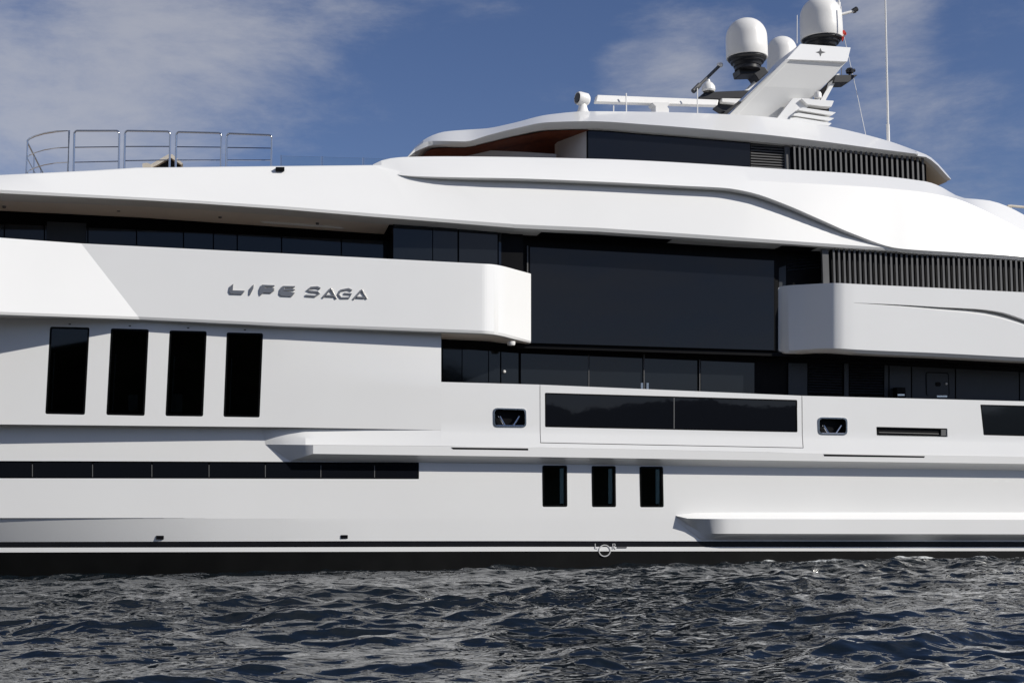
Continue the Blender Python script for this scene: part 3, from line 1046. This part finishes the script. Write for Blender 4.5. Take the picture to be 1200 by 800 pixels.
for it in LET:
    bm = bmesh.new()
    if it[0] == 'poly':
        prism(bm, it[1], OL - 0.02, 0.03)
    else:
        for k, pl in enumerate(it[1]):
            stroke(bm, pl, it[2], OL - 0.02 - 0.003 * k, 0.03)
    ob = mesh_obj('name_letter', bm, CHROME, bal, 30)
    bevel(ob, 0.008, 2)

# -------- aft balcony bulwark with slanted forward end
ab_rows = [
    [(911.3, 337.8, 0.84), (914, 336.2, 0.82), (919, 334.9, 0.72), (945, 333.2, 0.30), (968, 331.9, -0.12), (979, 331.6, -0.30), (990, 332.0, -0.37), (1003, 332.7, -0.38), (1100, 337.4, -0.38), (1200, 342.4, -0.38), (1420, 352, -0.38)],
    [(911.3, 409.3, 0.84), (914, 410.2, 0.82), (919, 410.6, 0.72), (945, 409.4, 0.30), (968, 408.0, -0.12), (979, 408.0, -0.30), (990, 408.5, -0.38), (1003, 409.4, -0.40), (1100, 413.6, -0.40), (1200, 418.8, -0.40), (1420, 428, -0.40)],
    [(911.6, 411.8, 0.88), (914, 413.2, 0.88), (919, 414, 0.78), (945, 413, 0.40), (968, 411.8, -0.02), (979, 411.9, -0.20), (990, 412.5, -0.28), (1003, 413.6, -0.30), (1100, 418, -0.30), (1200, 423.2, -0.30), (1420, 433, -0.30)],
]
abk = loft('balcony_bulwark', ab_rows, WHITE, Y, 911.6, 1420, ext=0.46, step=2.2, smooth=True, sharp=24)
# carved flute: deep under its upper edge, fading out flush at its lower edge
st_ = list(np.linspace(1001, 1330, 48))
up_ = pchip([1001, 1060, 1100, 1150, 1175, 1200, 1260, 1330], [354.6, 357.2, 359.6, 362.3, 366, 374.2, 397, 424], st_)
lo_ = pchip([1001, 1060, 1100, 1150, 1175, 1200, 1260, 1330], [355.2, 360.0, 363.7, 368.8, 374.0, 381.6, 405, 432], st_)
bm = bmesh.new()
e_ = Vector((0, -0.25, 0))
rows_ = [[P(x, y, -0.40) + e_ for x, y in zip(st_, up_)], [P(x, y, -0.40) + e_ for x, y in zip(st_, lo_)],
         [P(x, y, -0.395) for x, y in zip(st_, lo_)], [P(x, y, -0.39) + Vector((0, 0.034 * (l - y) , 0)) for x, y, l in zip(st_, up_, lo_)]]
vs_ = [[bm.verts.new(p) for p in r] for r in rows_]
for i in range(4):
    u, v = vs_[i], vs_[(i + 1) % 4]
    for k in range(len(st_) - 1):
        bm.faces.new((u[k], u[k + 1], v[k + 1], v[k]))
bm.faces.new([v[0] for v in vs_]); bm.faces.new([v[-1] for v in vs_])
boolean(abk, bm, sharp=42)
bm = bmesh.new()
rr0 = [P(a, b, c) for a, b, c in ((915, 413.6, 0.9), (945, 413.2, 0.48), (968, 412, 0.1), (988, 412.6, -0.14), (1000, 413.6, -0.18), (1200, 423.4, -0.18), (1420, 433.2, -0.18))]
rr1 = [Vector((p.x, 1.9, p.z + 0.01)) for p in rr0]
grid(bm, [rr0, rr1, [p + Vector((0, 0, 0.05)) for p in rr1], [p + Vector((0, 0, 0.05)) for p in rr0]], None, True, None)
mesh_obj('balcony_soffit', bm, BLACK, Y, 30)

# -------- sun deck fascia: forward facet, midship facet, upper coaming over a groove
fw = kloft('deck_fascia', [
    [(-230, 212, -0.15), (0, 205.2, 0.05), (110, 199.8, 0.22), (160, 196.6, 0.36), (300, 195.0, 0.50), (436, 193.6, 0.60), (470, 201, 0.45), (529.5, 206, 0.316)],
    [(-230, 212.5, -0.2), (0, 205.8, 0.0), (112, 200.6, 0.17), (161, 197.4, 0.31), (300, 195.8, 0.44), (436, 194.4, 0.54), (470, 206, 0.36), (541, 215, 0.25)],
    [(-230, 215, -0.95), (0, 222.5, -0.66), (165, 231.4, -0.43), (230, 235.0, -0.37), (330, 241.6, -0.31), (440, 250.4, -0.24), (520, 256.6, -0.17), (602, 262.6, -0.10)],
    [(-230, 219, -0.93), (0, 226.4, -0.64), (165, 234.4, -0.42), (230, 238.2, -0.36), (330, 245.0, -0.30), (440, 254.2, -0.22), (520, 260.4, -0.14), (602, 267.0, -0.06)],
    [(-230, 221, -0.80), (0, 229.8, -0.48), (165, 236.2, -0.26), (230, 240.2, -0.20), (330, 247, -0.14), (440, 256.6, -0.06), (520, 262.8, 0.02), (602, 270.5, 0.10)],
], WHITE, Y, 0.6, 5, sharp=14, bev=0)
md = kloft('deck_fascia', [
    [(529.5, 206, 0.316), (700, 210, 0.34), (820, 216, 0.34), (880, 224, 0.30), (930, 243, 0.24), (980, 265, 0.15), (1060, 288, -0.02)],
    [(602, 262.8, -0.10), (700, 267.0, -0.10), (800, 273.6, -0.10), (870, 278.4, -0.10), (930, 282.6, -0.10), (990, 286.8, -0.10), (1060, 292.0, -0.10)],
    [(602, 267.2, -0.06), (700, 271.4, -0.06), (800, 278.0, -0.06), (870, 282.6, -0.06), (930, 286.4, -0.06), (990, 290.4, -0.06), (1060, 294.6, -0.06)],
    [(602, 270.8, 0.10), (700, 275.0, 0.10), (800, 281.6, 0.10), (870, 286.0, 0.10), (930, 288.6, 0.10), (990, 292.4, 0.10), (1060, 296.4, 0.10)],
], WHITE, Y, 0.5, 5, sharp=14, bev=0)
co_rows = [
    [(437, 192.9, 1.00), (447, 188.2, 0.98), (458, 185.6, 0.97), (472, 184.2, 0.95), (520, 183.4, 0.95), (690, 186.0, 0.95), (900, 197.2, 0.95), (1085, 212.8, 0.95), (1097, 216.4, 0.95), (1130, 232.2, 0.95), (1143, 233.3, 0.95), (1160, 235.2, 0.95), (1180, 241.6, 0.95), (1200, 251.8, 0.95), (1420, 365, 0.95)],
    [(437, 193.6, 0.85), (447, 193.5, 0.78), (458, 195, 0.70), (472, 196.6, 0.58), (520, 198.0, 0.38), (570, 199, 0.30), (690, 200.8, 0.30), (900, 212.6, 0.30), (1060, 222.6, 0.26), (1120, 232.8, 0.24), (1143, 242, 0.24), (1170, 255.5, 0.24), (1200, 271, 0.24), (1420, 380, 0.24)],
    [(437, 194.4, 0.75), (447, 197.6, 0.66), (458, 201.8, 0.52), (467, 205.0, 0.36), (500, 207.0, 0.16), (540, 208.0, 0.05), (600, 209.0, 0.0), (700, 212.8, 0.0), (800, 217.8, 0.0), (850, 220.4, 0.0), (880, 225.6, -0.02), (920, 239.4, -0.05), (960, 256.6, -0.09), (1000, 274.0, -0.13), (1053, 291.0, -0.15), (1120, 295.6, -0.10), (1200, 301.0, -0.04), (1420, 392, 0.0)],
    [(437, 194.6, 0.77), (447, 198.0, 0.68), (458, 202.2, 0.54), (467, 205.4, 0.38), (500, 208.4, 0.20), (540, 209.4, 0.09), (600, 210.4, 0.04), (700, 214.2, 0.04), (800, 219.2, 0.04), (850, 222.0, 0.04), (880, 227.2, 0.02), (920, 241.0, -0.01), (960, 258.2, -0.05), (1000, 276.0, -0.09), (1053, 295.0, -0.03), (1120, 299.8, 0.01), (1200, 305.6, 0.07), (1420, 396, 0.1)],
]
loft('sun_deck_coaming', co_rows, WHITE, Y, 437, 1418, ext=0.55, step=8, smooth=True, sharp=12)
# soffit under the forward fascia
bm = bmesh.new()
r0 = [P(a, b, c) for a, b, c in ((-230, 220.6, -0.7), (0, 229.2, -0.4), (165, 235.6, -0.18), (330, 246.4, -0.05), (459, 257.4, 0.02))]
r1 = [P(a, b, 1.72) for a, b in ((-230, 240), (0, 247), (165, 255), (330, 266.2), (450, 274.5))]
grid(bm, [r0, r1, [p + Vector((0, 0, 0.05)) for p in r1], [p + Vector((0, 0, 0.05)) for p in r0]], None, True, None)
sf = mesh_obj('fascia_soffit', bm, SOFFIT, Y, 30)
for a, b in ((5, 241.4), (139, 245.5), (258, 253.2), (372, 260.8)):
    bm = bmesh.new()
    lathe(bm, P(a, b, 1.0), [(0, -0.06), (0.045, -0.06), (0.06, 0.05)], 10)
    mesh_obj('downlight', bm, SEAM, sf)
panel('soffit_panel', [(302, 258.2), (398, 265.6), (404, 268.4), (309, 261.4)], 1.2, 0.02, WHITE, sf)
panel('end_bulkhead', [(455, 274), (460.8, 258), (460.8, 318), (455.5, 318)], [1.75, 0.45, 0.45, 1.75], 0.05, BLACK, Y)
# soffit above the salon window
bm = bmesh.new()
r0 = [P(a, b, 0.08) for a, b in ((602, 270.2), (905, 287.2), (1060, 296), (1420, 318))]
r1 = [Vector((p.x, p.y + 1.2, p.z)) for p in r0]
grid(bm, [r0, r1, [p + Vector((0, 0, 0.05)) for p in r1], [p + Vector((0, 0, 0.05)) for p in r0]], None, True, None)
mesh_obj('fascia_soffit', bm, BLACK, Y, 30)  # black puts the shade under the overhang into the colour
panel('fascia_vent', rect(323.2, 195.8, 333.4, 199.9), 0.28, 0.3, BLACK, Y)  # small dark vent in the fascia, not a lamp

# -------- top house
OH = 2.3
hw = panel('wheelhouse', [(687, 153), (880, 168), (1085, 187), (1086, 226), (687, 205)], OH, 6.0, BLACK, Y)
wh = panel('wheelhouse_window', [(687.6, 151.6), (880, 163), (880, 199), (687.6, 190)], OH - 0.03, 0.03, FRAME, hw)
panel('pane', [(689.2, 153.4), (879, 165.6), (879, 198), (689.2, 189)], OH - 0.05, 0.02, GLASS, wh)
hlouvre('louvre_grille', 880, 919.5, (168.5, 171.2), (197, 199), 9, OH - 0.04, hw, FINGREY)
panel('corner_post', [(919.5, 170), (925.5, 170.4), (926, 201), (920, 201)], OH - 0.06, 0.06, FINGREY, hw)
fins('fin_screen', 928, 1084.5, 26, (170.6, 184.2), (204, 217), 1.2, OH - 0.26, hw)
pil = panel('white_pillar', [(653, 161.5), (668, 152.5), (687.2, 151), (687.2, 190), (653, 190)], [3.5, 2.95, 2.28, 2.28, 3.5], 0.3, WHITE, Y)
# roof
rf_rows = [
    [(477.6, 183.2, 2.6), (486, 172.6, 2.9), (496, 164.4, 3.1), (507, 158.6, 3.2), (520, 154.6, 3.3), (545, 152.3, 3.3), (570, 150.6, 3.3), (600, 144.6, 3.3), (643, 134.4, 3.3), (690, 130.6, 3.3), (760, 131.2, 3.3), (850, 134, 3.3), (900, 137.2, 3.3), (970, 148, 3.2), (1040, 165, 3.0), (1076, 177.6, 2.7)],
    [(477.8, 183.8, 2.3), (486, 174.6, 2.3), (496, 167.4, 2.2), (507, 165.2, 2.05), (520, 165.4, 1.95), (545, 165.9, 1.85), (570, 159.2, 1.85), (600, 151.5, 1.85), (643, 143.4, 1.85), (690, 142.2, 1.85), (760, 146.2, 1.85), (850, 153.6, 1.85), (900, 158.2, 1.85), (970, 166.6, 1.85), (1040, 176.0, 1.85), (1076, 180.6, 1.85)],
    [(478.0, 184.4, 2.3), (486, 178.2, 2.3), (496, 173.6, 2.15), (507, 170.0, 2.10), (520, 169.4, 2.03), (545, 169.6, 1.99), (570, 163.6, 1.99), (600, 156.4, 1.99), (643, 148.8, 1.99), (690, 147.6, 1.99), (760, 152.0, 1.99), (850, 159.6, 1.99), (900, 163.8, 1.99), (970, 171.4, 1.99), (1040, 179.6, 1.99), (1076, 183.4, 1.99)],
    [(478.4, 185.0, 2.5), (486, 181, 2.5), (496, 177.4, 2.4), (507, 173.0, 2.25), (520, 172.0, 2.15), (545, 172.0, 2.1), (570, 166.8, 2.1), (600, 159.6, 2.1), (643, 151.9, 2.1), (690, 150.8, 2.1), (760, 155.6, 2.1), (850, 163, 2.1), (900, 167.2, 2.1), (970, 174.4, 2.1), (1040, 181.8, 2.1), (1076, 185.0, 2.1)],
]
roof = loft('wheelhouse_roof', rf_rows, WHITE, Y, 477.6, 1076, ext=6.0, step=7, smooth=True, sharp=13)
# roof tail that droops aft
tail = [(1074, 176.9, 182.6), (1085, 181.2, 184.0), (1091, 184.6, 187.4), (1099, 191.6, 194.2), (1106, 199.4, 202.0), (1111, 205.2, 207.6), (1114.4, 209.6, 210.4)]
bm = bmesh.new()
T0 = [P(a, b, 2.35) for a, b, c in tail]; T1 = [P(a, c, 1.9) for a, b, c in tail]
grid(bm, [T0, T1], [0, 1, 0, 0], True, 5.5)
for f in bm.faces:
    f.material_index = 0
tl = mesh_obj('roof_tail', bm, WHITE, roof, 24)
bm = bmesh.new()
e = Vector((0, 0.25, -0.02)); e2 = Vector((0, 5.4, -0.02))
grid(bm, [[p + e for p in T1], [p + e2 for p in T1], [p + e2 + Vector((0, 0, 0.015)) for p in T1], [p + e + Vector((0, 0, 0.015)) for p in T1]], None, True, None)
mesh_obj('tail_soffit', bm, CEIL, roof, 20)
# mahogany ceiling under the forward canopy and the pale frame below it
bm = bmesh.new()
r0 = [P(a, b, 2.14) + Vector((0, 0.02, -0.03)) for a, b in ((499, 177.4), (507, 173.4), (520, 172.4), (545, 172.4), (570, 167.2), (600, 160.0), (643, 152.3), (690, 151.2))]
r1 = [p + Vector((0, 5.6, 0)) for p in r0]
grid(bm, [r0, r1, [p + Vector((0, 0, 0.015)) for p in r1], [p + Vector((0, 0, 0.015)) for p in r0]], None, True, None)
mesh_obj('mahogany_ceiling', bm, WOOD, roof, 30)
bm = bmesh.new()
prism(bm, [(503, 188), (509, 178.6), (514, 175.2), (520, 174.8), (560, 175.8), (610, 178.0), (652, 180.6), (652, 192), (503, 192)], 3.3, 0.2)
mesh_obj('canopy_frame', bm, SOFFIT, Y, 30)

# -------- roof equipment
def pole(name, a, b, r, m, parent=Y, r2=None):
    bm = bmesh.new(); tube(bm, [a, b], r, 8, r2); return mesh_obj(name, bm, m, parent)


# searchlight
s4 = scale_at(4.0)
sl = bmesh.new(); lathe(sl, P(683, 133, 4.0), [(0.30, -0.1), (0.17, 0.10), (0.13, 0.25), (0.12, 0.30), (0, 0.30)], 20)
slo = mesh_obj('searchlight', sl, WHITE2, Y)
bm = bmesh.new()
ctr = P(683.2, 116.4, 4.0); ax = Vector((-1, -0.25, 0.05)).normalized()
lathe(bm, ctr - ax * 0.20, [(0, 0), (0.16, 0.01), (0.215, 0.07), (0.225, 0.34), (0.20, 0.42), (0.19, 0.40), (0, 0.38)], 24, ax)
mesh_obj('lamp_head', bm, WHITE2, slo)
bm = bmesh.new(); lathe(bm, ctr + ax * 0.205, [(0.165, 0.0), (0.165, 0.02), (0, 0.03)], 20, ax); mesh_obj('lens', bm, GLASS, slo)
# long open-array radar
rd = empty_part = bpy.data.objects.new('radar', None); COL.objects.link(rd); rd.parent = Y
rd.location = P(776, 133, 4.2)
bm = bmesh.new(); prism(bm, [(768.5, 134), (768.5, 124.5), (765, 121), (766, 119.5), (784, 120.4), (784, 122.5), (782, 125), (784, 128), (784, 135)], 4.0, 0.45)
mesh_obj('radar_pedestal', bm, WHITE2, Y)
bm = bmesh.new(); prism(bm, [(700, 111.0), (842.6, 116.8), (841, 123.6), (698, 119.4)], [4.1, 4.25, 4.15, 4.0], 0.28)
ob = mesh_obj('radar_array', bm, WHITE2, Y); bevel(ob, 0.04, 3)
bpy.data.objects.remove(rd)
pole('whip_antenna', P(734, 132, 3.9), P(733.8, 109.5, 3.9), 0.022, WHITE2)
pole('whip_antenna', P(719, 132, 3.9), P(719, 124, 3.9), 0.020, WHITE2)
pole('whip_antenna', P(817.4, 134, 3.8), P(817.2, 103.5, 3.8), 0.020, WHITE2)
pole('tall_antenna', P(1041, 166, 4.5), P(1036.8, -30, 4.5), 0.042, WHITE2, r2=0.026)
bm = bmesh.new(); tube(bm, [P(1041, 167, 4.5), P(1040.4, 146, 4.5)], 0.06); mesh_obj('antenna_base', bm, WHITE2, Y)

# mast
OM = 4.9
mb = bmesh.new()
up_pts = [(887.0, 101.2), (900, 88.6), (921.8, 69.2), (992.6, 72.2), (986, 79), (979, 87.6), (968, 98.4), (962, 104.6)]
lo_pts = [(853, 137), (861.5, 126.5), (874, 113.5), (887.0, 101.2), (962, 104.6), (957, 110), (947, 121), (932, 140), (909, 141)]
om = lambda y: float(np.interp(y, [69, 104, 141], [OM - 0.36, OM + 0.0, OM + 0.48]))
prism(mb, up_pts, lambda x, y: om(y), 2.2)
prism(mb, lo_pts, lambda x, y: om(y), 1.8)
mast = mesh_obj('mast', mb, WHITE, Y, 30)
# bright forward edge of the mast
panel('mast_edge', [(851.5, 137.5), (921.6, 69.0), (926.5, 69.2), (861.5, 137.5)], lambda x, y: om(y) - 0.06, 0.5, WHITE, mast, 0.01)
bm = bmesh.new()
A = [P(921.6, 69.6, OM - 0.42), P(993.2, 72.4, OM - 0.42)]; B = [P(938, 51.4, OM + 0.15), P(997.2, 55.8, OM + 0.15)]
grid(bm, [B, A], None, True, 2.0)
cap = mesh_obj('mast_cap', bm, WHITE, mast, 20); bevel(cap, 0.02)
bm = bmesh.new()
c = (961.6, 61.4)
pts = []
for k in range(8):
    a = k * math.pi / 4 - math.pi / 2
    rx, ry = ((5.8, 4.8) if k % 2 == 0 else (1.9, 1.8))
    pts.append((c[0] + rx * math.cos(a), c[1] + ry * math.sin(a)))
prism(bm, pts, lambda x, y: OM - 0.445 + (71 - y) / 18.0 * 0.57, 0.02)
mesh_obj('star_emblem', bm, SEAM, mast)
panel('aft_strut', [(984.5, 86.4), (981.0, 86.6), (959, 120), (966.5, 120)], OM + 0.4, 0.4, WHITE, mast, 0.02)
panel('strut_gap', [(971, 96.5), (968.5, 105), (962, 117), (958.5, 115), (957, 110)], OM - 0.06, 0.03, BLACK, mast)
bm = bmesh.new(); lathe(bm, P(958.6, 117.5, OM - 0.15), [(0.05, 0), (0.06, 0.05), (0.13, 0.07), (0.13, 0.22), (0.1, 0.28), (0, 0.30)], 16); mesh_obj('navigation_light', bm, WHITE2, mast)
panel('mast_foot', [(910, 139.5), (929.3, 115.2), (958, 116.2), (946, 126), (927, 142)], OM - 0.12, 0.2, WHITE, mast)
# exhaust slats
ex = panel('exhaust_housing', [(929, 139), (937, 121), (972, 123), (970, 145), (929, 143)], OM + 0.05, 0.8, BLACK, mast)
panel('slat', rquad([(939, 115.6), (977.4, 118.2), (974.4, 125.4), (962, 124.6), (946, 122.4)], 1.2), OM - 0.25, 1.0, WHITE, ex, 0.03)
for pts in ([(936.5, 127.2), (941, 126.0), (979.8, 131.8), (975, 135.4), (955, 132.4), (936, 129.2)],
            [(930, 133.6), (936, 132.2), (977.8, 138.6), (972.5, 141.8), (950, 138.6), (930, 135.6)],
            [(926, 138.2), (933, 137.6), (974.8, 144.4), (971.5, 147.6), (925, 142.4)]):
    panel('slat', rquad(pts, 1.0), OM - 0.35, 1.1, WHITE, ex, 0.03)


# radomes
def radome(px, ytop, yrim, rpx, o, tag_):
    s = scale_at(o)
    r = rpx * s
    top = P(px, ytop, o + r * 0)
    rim = P(px, yrim, o)
    base = Vector((top.x, top.y + 0.0, rim.z))
    h = top.z - base.z
    prof = [(r * 0.90, 0.0), (r * 0.985, 0.0), (r, 0.02)]
    cyl = h - r * 0.98
    prof += [(r * 1.005, cyl * 0.5), (r * 0.995, cyl)]
    for k in range(1, 11):
        a = k / 10 * math.pi / 2
        prof.append((r * 0.995 * math.cos(a) ** 0.92 if k < 10 else 0.0, cyl + r * 0.98 * math.sin(a)))
    bm = bmesh.new(); lathe(bm, base, prof, 48)
    d = mesh_obj('radome', bm, WHITE2, Y, 40)
    bm = bmesh.new()
    lathe(bm, base, [(r * 0.93, 0.04), (r * 0.93, -0.05), (r * 0.86, -0.10), (r * 0.82, -0.11), (r * 0.80, -0.17), (r * 0.70, -0.19), (r * 0.66, -0.30), (r * 0.45, -0.34), (0.0, -0.34)], 40)
    mesh_obj('radome_base', bm, RUBBER, d, 20)
    return base, r


b1, r1_ = radome(961, -2.0, 46.5, 25.8, 6.2, 0)
b2, r2_ = radome(874, 22.5, 68.5, 25.0, 4.6, 0)
b3, r3_ = radome(915.5, 43.6, 88, 18.4, 9.6, 0)
bm = bmesh.new(); tube(bm, [b1 + Vector((0, 0, -0.5)), b1 + Vector((0, 0, -0.2))], r1_ * 0.55, 20); mesh_obj('radome_stand', bm, RUBBER, mast)
# black arm that carries the forward dome
bm = bmesh.new()
tube(bm, [b2 + Vector((0, 0, -0.42)), b2 + Vector((0, 0, -0.26))], r2_ * 0.62, 24)
mesh_obj('radome_arm', bm, RUBBER, mast)
panel('radome_arm', [(866, 80), (884, 76), (897, 79), (901, 84.5), (889.5, 95), (886.5, 90), (884, 87), (868, 87.5)], 4.5, 0.6, RUBBER, mast, 0.03)
bm = bmesh.new(); tube(bm, [P(916, 84, 9.6), P(916, 104, 9.6)], 0.22, 16); mesh_obj('radome_arm', bm, RUBBER, mast)
pole('strut', P(888.5, 93, 4.8), P(872, 109, 4.8), 0.055, WHITE2, mast)
# forward spreader with second radar
panel('spreader', [(817.5, 115.4), (826, 108.0), (878.6, 105.8), (870, 114.6), (846, 116.6)], 4.4, 0.7, RUBBER, mast, 0.02)
panel('radar_bracket', [(840, 124.6), (845, 116.8), (862, 118), (869.5, 119.5), (852, 134), (847, 133.6), (850, 131)], 4.5, 0.4, RUBBER, mast)
panel('radar_array', [(846, 115.2), (868.5, 115.6), (862.5, 121.2), (846, 119.6)], 4.3, 0.25, WHITE2, mast, 0.02)
bm = bmesh.new(); lathe(bm, P(830.4, 107.6, 4.4), [(0.19, 0.0), (0.23, 0.05), (0.22, 0.17), (0.15, 0.28), (0.07, 0.34), (0.05, 0.42), (0, 0.43)], 24); mesh_obj('satellite_dome', bm, WHITE2, mast)
bm = bmesh.new(); tube(bm, [P(812.5, 107, 4.7), P(843, 77.4, 4.9)], 0.055, 10); tube(bm, [P(812.2, 107.3, 4.68), P(820, 99.4, 4.75)], 0.085, 10)
sb = mesh_obj('boom_antenna', bm, FINGREY, mast)
bm = bmesh.new(); lathe(bm, P(843.6, 77.6, 4.9) - Vector((0, 0, 0.06)), [(0, 0), (0.08, 0.03), (0.11, 0.09), (0.09, 0.16), (0, 0.19)], 16); mesh_obj('tip', bm, WHITE2, sb)
# aft spreader, camera, lamp arm, aerials
panel('spreader', [(979, 88), (1005.4, 87.6), (994.6, 96.6), (976.5, 97.0)], 5.2, 0.6, RUBBER, mast, 0.02)
bm = bmesh.new()
lathe(bm, P(996, 89, 5.4), [(0.05, 0), (0.05, 0.08), (0.13, 0.10), (0.15, 0.2), (0.10, 0.27), (0, 0.28)], 16)
tube(bm, [P(993, 84, 5.4), P(1001.5, 82.6, 5.4)], 0.06, 10)
mesh_obj('mast_camera', bm, RUBBER, mast)
bm = bmesh.new(); tube(bm, [P(984, 17.5, 5.8), P(1000, 13.4, 5.8)], 0.05, 10)
la = mesh_obj('lamp_arm', bm, WHITE2, mast)
bm = bmesh.new(); tube(bm, [P(999.6, 13.4, 5.8), P(1004, 10.6, 5.8)], 0.09, 12); tube(bm, [P(1001.6, 12.6, 5.8), P(1002.4, 15.2, 5.8)], 0.05, 8); mesh_obj('lamp', bm, RUBBER, la)
bm = bmesh.new()
tube(bm, [P(974.2, 20, 6.2), P(974.0, -30, 6.2)], 0.04, 8)
tube(bm, [P(978.4, 20, 6.2), P(978.0, -30, 6.2)], 0.025, 8)
tube(bm, [P(983.4, 30, 6.2), P(982.6, -30, 6.2)], 0.03, 8)
tube(bm, [P(982.8, 9.0, 6.1), P(982.8, 3.0, 6.1)], 0.07, 10)
mesh_obj('mast_pole', bm, WHITE2, mast)
bm = bmesh.new(); tube(bm, [P(934.2, 18, 5.6), P(934.0, 51, 5.6)], 0.016, 6); mesh_obj('lightning_rod', bm, WHITE2, mast)
bm = bmesh.new(); tube(bm, [P(985.8, 8, 5.9), P(987.5, 36, 5.8), P(1003, 104, 5.2), P(1014.5, 158, 4.4)], 0.011, 6); mesh_obj('halyard', bm, WHITE2, mast)
bm = bmesh.new(); tube(bm, [P(986.2, 80, 5.9), P(986.2, 89, 5.9)], 0.015, 6); mesh_obj('aerial', bm, SEAM, mast)

# red flag bunched on the halyard
flag = bpy.data.objects.new('flag', None); COL.objects.link(flag); flag.location = P(988, 47, 5.75)
flag['label'] = 'small bunched red flag on the halyard beside the tallest white radome'; flag['category'] = 'flag'
bm = bmesh.new()
fr_ = [[(986.6, 36.4), (989.2, 35.2), (991.6, 38.2)], [(986.2, 39.6), (989.2, 38.8), (992.0, 40.6)], [(986.4, 43), (988.6, 42.6), (989.6, 42.8)], [(986.6, 46.5), (988, 46.6), (988.6, 46.8)], [(986.8, 48.4), (987.4, 48.6), (987.8, 48.8)]]
grid(bm, [[P(a, b, 5.72 + 0.07 * ((i + j) % 2)) - flag.location for j, (a, b) in enumerate(r)] for i, r in enumerate(fr_)], None, True, 0.03)
cl = mesh_obj('cloth', bm, RED, flag, 60)

# -------- railing on the sun deck
OR = 0.85
def rail_seg(x0, x1, yt0, yt1, yb0, yb1):
    bm = bmesh.new()
    n = 4
    path = [P(x0 - 0.8, yb0 + 3, OR), P(x0, yt0 + 4, OR)]
    for k in range(1, n + 1):
        a = k / n * math.pi / 2
        path.append(P(x0 + 3.2 * (1 - math.cos(a)), yt0 + 4 - 4 * math.sin(a), OR))
    for k in range(0, n + 1):
        a = k / n * math.pi / 2
        path.append(P(x1 - 3.2 + 3.2 * math.sin(a), yt1 + 4 - 4 * math.cos(a), OR))
    path.append(P(x1 - 0.8, yb1 + 3, OR))
    tube(bm, path, 0.028, 8)
    o = mesh_obj('railing', bm, STEEL, Y, 60)
    for f in (0.42, 0.80):
        bm = bmesh.new()
        tube(bm, [P(x0 - 0.5, yt0 + (yb0 - yt0) * f, OR), P(x1 - 0.5, yt1 + (yb1 - yt1) * f, OR)], 0.015, 8)
        mesh_obj('rail_bar', bm, STEEL, o)


for s in ((87, 139.8, 153.4, 153.4, 199.5, 198), (146.4, 199.4, 153.4, 154.2, 197.2, 196), (206.6, 259.6, 154.8, 156, 196, 195.6), (265.8, 318.6, 156.6, 158.4, 195.4, 195)):
    rail_seg(*s)
# curved forward segment that turns athwart
bm = bmesh.new()
def arc(dy):
    f = dy
    return [P(81.0, 153.4 + 46 * f, OR), P(66, 154.2 + 46 * f, OR + 0.12), P(52, 156.4 + 46.2 * f, OR + 0.42), P(41, 159.6 + 46.4 * f, OR + 0.85), P(34, 163 + 46 * f, OR + 1.4), P(31.6, 166 + 45 * f, OR + 1.95)]
top = arc(0)
tube(bm, [P(79.6, 201, OR)] + top, 0.028, 8)
far = top[-1] + Vector((0.1, 4.5, -0.1))
tube(bm, [top[-1], far], 0.028, 8)
tube(bm, [P(30.4, 206, OR + 1.4), P(32.4, 164, OR + 1.4)], 0.022, 8)
for k in (1.5, 3.0, 4.4):
    q = top[-1] + Vector((0.02 * k, k, -0.02 * k)); tube(bm, [q, q - Vector((0, 0, 1.2))], 0.022, 8)
cv = mesh_obj('railing', bm, STEEL, Y, 60)
for f in (0.42, 0.80):
    bm = bmesh.new(); a = arc(f); tube(bm, a + [a[-1] + Vector((0.1, 4.5, -0.1))], 0.015, 8); mesh_obj('rail_bar', bm, STEEL, cv)
# low glass rail
gr = None
for x, y in ((329.6, 181.8), (377.6, 183.2), (426, 184.6)):
    bm = bmesh.new(); prism(bm, rect(x - 1.1, y, x + 1.1, 198), 1.2, 0.05)
    o = mesh_obj('glass_rail_post', bm, STEEL, Y, 30)
for a, b in ((331.2, 376), (379, 424.6), (427.6, 470)):
    f = lambda x: 182.8 + (x - 330) * 0.027
    panel('glass_rail_pane', [(a, f(a)), (b, f(b)), (b, 197), (a, 198)], 1.21, 0.012, CLEAR, Y)
# stern rail end at the far right
bm = bmesh.new(); tube(bm, [P(1181, 241.8, 1.4), P(1184, 241.4, 1.4), P(1230, 245.6, 1.4)], 0.045, 8); tube(bm, [P(1184, 241.6, 1.4), P(1186, 252, 1.4)], 0.03, 8)
mesh_obj('railing', bm, CANVAS, Y, 60)

# -------- folded canopy lying on the sun deck
cp = bpy.data.objects.new('sunbed_canopy', None); COL.objects.link(cp); cp.location = P(192, 200, 3.6)
cp['label'] = 'low cream canopy with dark underside behind the steel railing'; cp['category'] = 'canopy'
def off(bm):
    for v in bm.verts:
        v.co -= cp.location
bm = bmesh.new(); prism(bm, [(172, 195.4), (197.6, 180.6), (202, 180.9), (214.4, 191.6), (212.6, 193.2), (199.6, 184.4), (186, 192.4), (178, 196.6), (172, 197)], 3.5, 1.6); off(bm)
mesh_obj('canopy_cover', bm, CANVAS, cp, 30)
bm = bmesh.new(); prism(bm, [(178, 199), (187, 191.6), (199.6, 184.2), (211.6, 192.8), (211, 199)], 3.7, 1.3); off(bm)
mesh_obj('underside_block', bm, INNER, cp, 30)  # dark block filling the space under the cover
bm = bmesh.new(); prism(bm, rquad([(166.8, 191.4), (172.6, 190.8), (178, 193), (176, 199), (167, 199)], 1), 3.45, 0.5); off(bm)
mesh_obj('cushion', bm, CANVAS, cp, 30)
